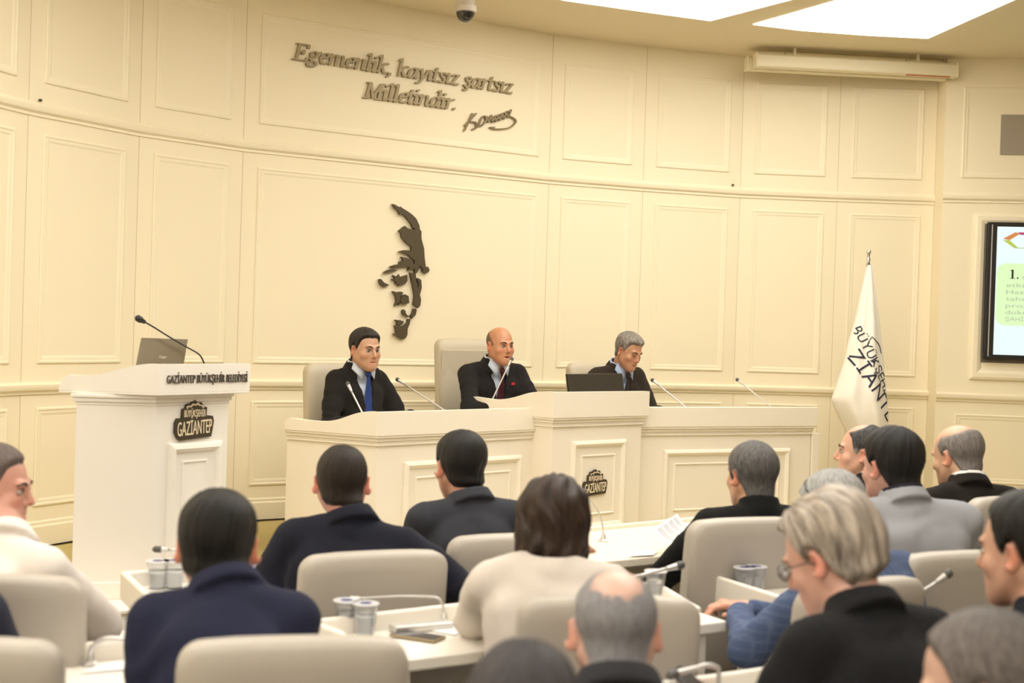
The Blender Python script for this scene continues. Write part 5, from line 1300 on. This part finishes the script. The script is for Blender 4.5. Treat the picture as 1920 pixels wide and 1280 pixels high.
person('person with balding grey hair in the near foreground below the woman', 1156, 1070, 2.62, yaw=2, lean=14, hpitch=16, hyaw=0, tone=(.66, .42, .34), jacket=(.03, .03, .035), hair={'t': .006, 'line': 'short', 'bald': (((0.0, -.070, .100), .050), ((0, .06, .10), .05)), 'soft': .05, 'amp': .001, 'shade': .4}, hc=((.20, .19, .20), (.42, .42, .44)), hamt=.8, hs=1.0, nd=.088)
person('person with dark hair of whom only the blurred crown shows at the bottom edge', 985, 1208, 2.05, yaw=0, lean=14, hpitch=14, tone=ruddy, jacket=(.03, .03, .035), hair={'t': .010}, hc=((.045, .040, .045), (.10, .09, .10)), hs=1.04)
person('person with thick grey hair in a black top seen from behind', 1411, 829, 5.0, yaw=14, lean=10, hpitch=6, hyaw=16, tone=tan_, jacket=(.006, .006, .006), hair={'t': .010, 'line': 'long', 'amp': .0012, 'grey': lambda V: .18 * ss((V[:, 2] - .03) / .06)}, hc=((.045, .042, .040), (.20, .19, .185)), hamt=.75, collar='roll', sw=1.12, hs=1.02, wl=(-.16, .40, .76), pole_l=(-1, 0, -.9), nd=.11)
person('person in profile with receding dark hair, white collar and black suit, by the flag', 1618, 795, 5.9, yaw=42, lean=2, hyaw=32, hpitch=-2, tone=(.60, .34, .24), jacket=(.015, .013, .012), shirt=(.80, .80, .82), hair={'line': 'high', 't': .006, 'bald': (((0, .035, .13), .055),), 'grey': lambda V: .9 * ss((.03 - V[:, 2]) / .02)}, hc=((.012, .01, .01), (.30, .30, .30)), hamt=.25, brow='dark', face=True, voxel=.004, hs=1.06)
person('person with black hair and dark collar in a light grey jacket seen from behind', 1672, 808, 4.65, yaw=10, lean=10, nd=.105, hpitch=6, hyaw=22, tone=(.60, .34, .27), jacket=(.33, .335, .36), hair={'t': .016, 'line': 'short', 'top': .006, 'amp': .0016}, hc=BLK, sw=1.24, neckx=-.02, hs=1.04, shirt=(.02, .018, .03))
person('person with a bald crown and grey fringe in a black suit at the far right', 1797, 797, 5.6, yaw=16, lean=10, nd=.105, hpitch=14, hyaw=22, tone=(.60, .355, .235), jacket=(.014, .011, .009), shirt=(.78, .76, .74), hair={'t': .007, 'line': 'short', 'bald': (((0, -.01, .13), .082), ((0, .06, .09), .075)), 'soft': .02}, hc=((.13, .11, .10), (.34, .31, .29)), hamt=.7, sw=1.1, hs=1.08)
person('person with white grey hair, glasses on the head and blue plaid jacket', 1562, 886, 4.02, yaw=38, lean=20, hpitch=24, hyaw=10, tone=(.64, .38, .28), jacket=(.07, .10, .19), plaid=(.13, .165, .27), hair={'t': .012, 'line': 'short', 'amp': .0015, 'soft': .012}, hc=LGR, hamt=.9, glasses='up', wl=('px', 1388, 1150, 4.15), wr=('px', 1408, 1142, 4.2), handcurl=60, sw=1.05, pole_l=(-.8, .5, -1.))
person('person with swept grey blond hair and glasses in a black jacket, lower right', 1558, 940, 2.95, yaw=30, lean=20, hpitch=27, hyaw=24, tone=(.66, .38, .30), jacket=(.013, .013, .015), hair={'t': .018, 'line': 'short', 'back': .014, 'top': .004, 'amp': .003, 'hk': 9., 'hr': 18., 'crown': (.0, .045)}, hc=((.17, .145, .125), (.58, .50, .42)), hamt=.95, glasses='worn', face=True, sw=1.06, hs=1.02, wl=('px', 1322, 1338, 2.98), brow='grey', nd=.10, phone=True)
person('person with black hair in profile looking left at the right edge', 1928, 928, 3.0, yaw=30, lean=4, hpitch=8, hyaw=14, tone=(.62, .355, .25), jacket=(.018, .02, .03), hair={'t': .010, 'line': 'high', 'top': .006}, hc=BLK, brow='dark', face=True, hs=1.04)
person('person with greying brown hair, blurred, in the bottom right corner', 1850, 1150, 2.2, yaw=30, lean=14, hpitch=18, hyaw=38, tone=(.66, .42, .33), jacket=(.03, .03, .03), hair={'t': .009, 'line': 'high'}, hc=((.09, .07, .065), (.26, .24, .23)), hamt=.8, hs=1.04)
person('person in a dark navy suit of whom only a sleeve shows at the left edge', -150, 880, 3.0, yaw=-4, lean=6, tone=tan_, jacket=(.022, .024, .042), hair={'t': .010}, hc=BLK, wr=(.10, .32, .76), wl=(-.2, .3, .76), sw=1.05)
person('person in a dark jacket cut off by the far right edge', 1982, 805, 5.6, yaw=18, lean=8, hyaw=20, tone=(.60, .36, .25), jacket=(.035, .022, .018), hair={'t': .008}, hc=MIX, sw=1.08)
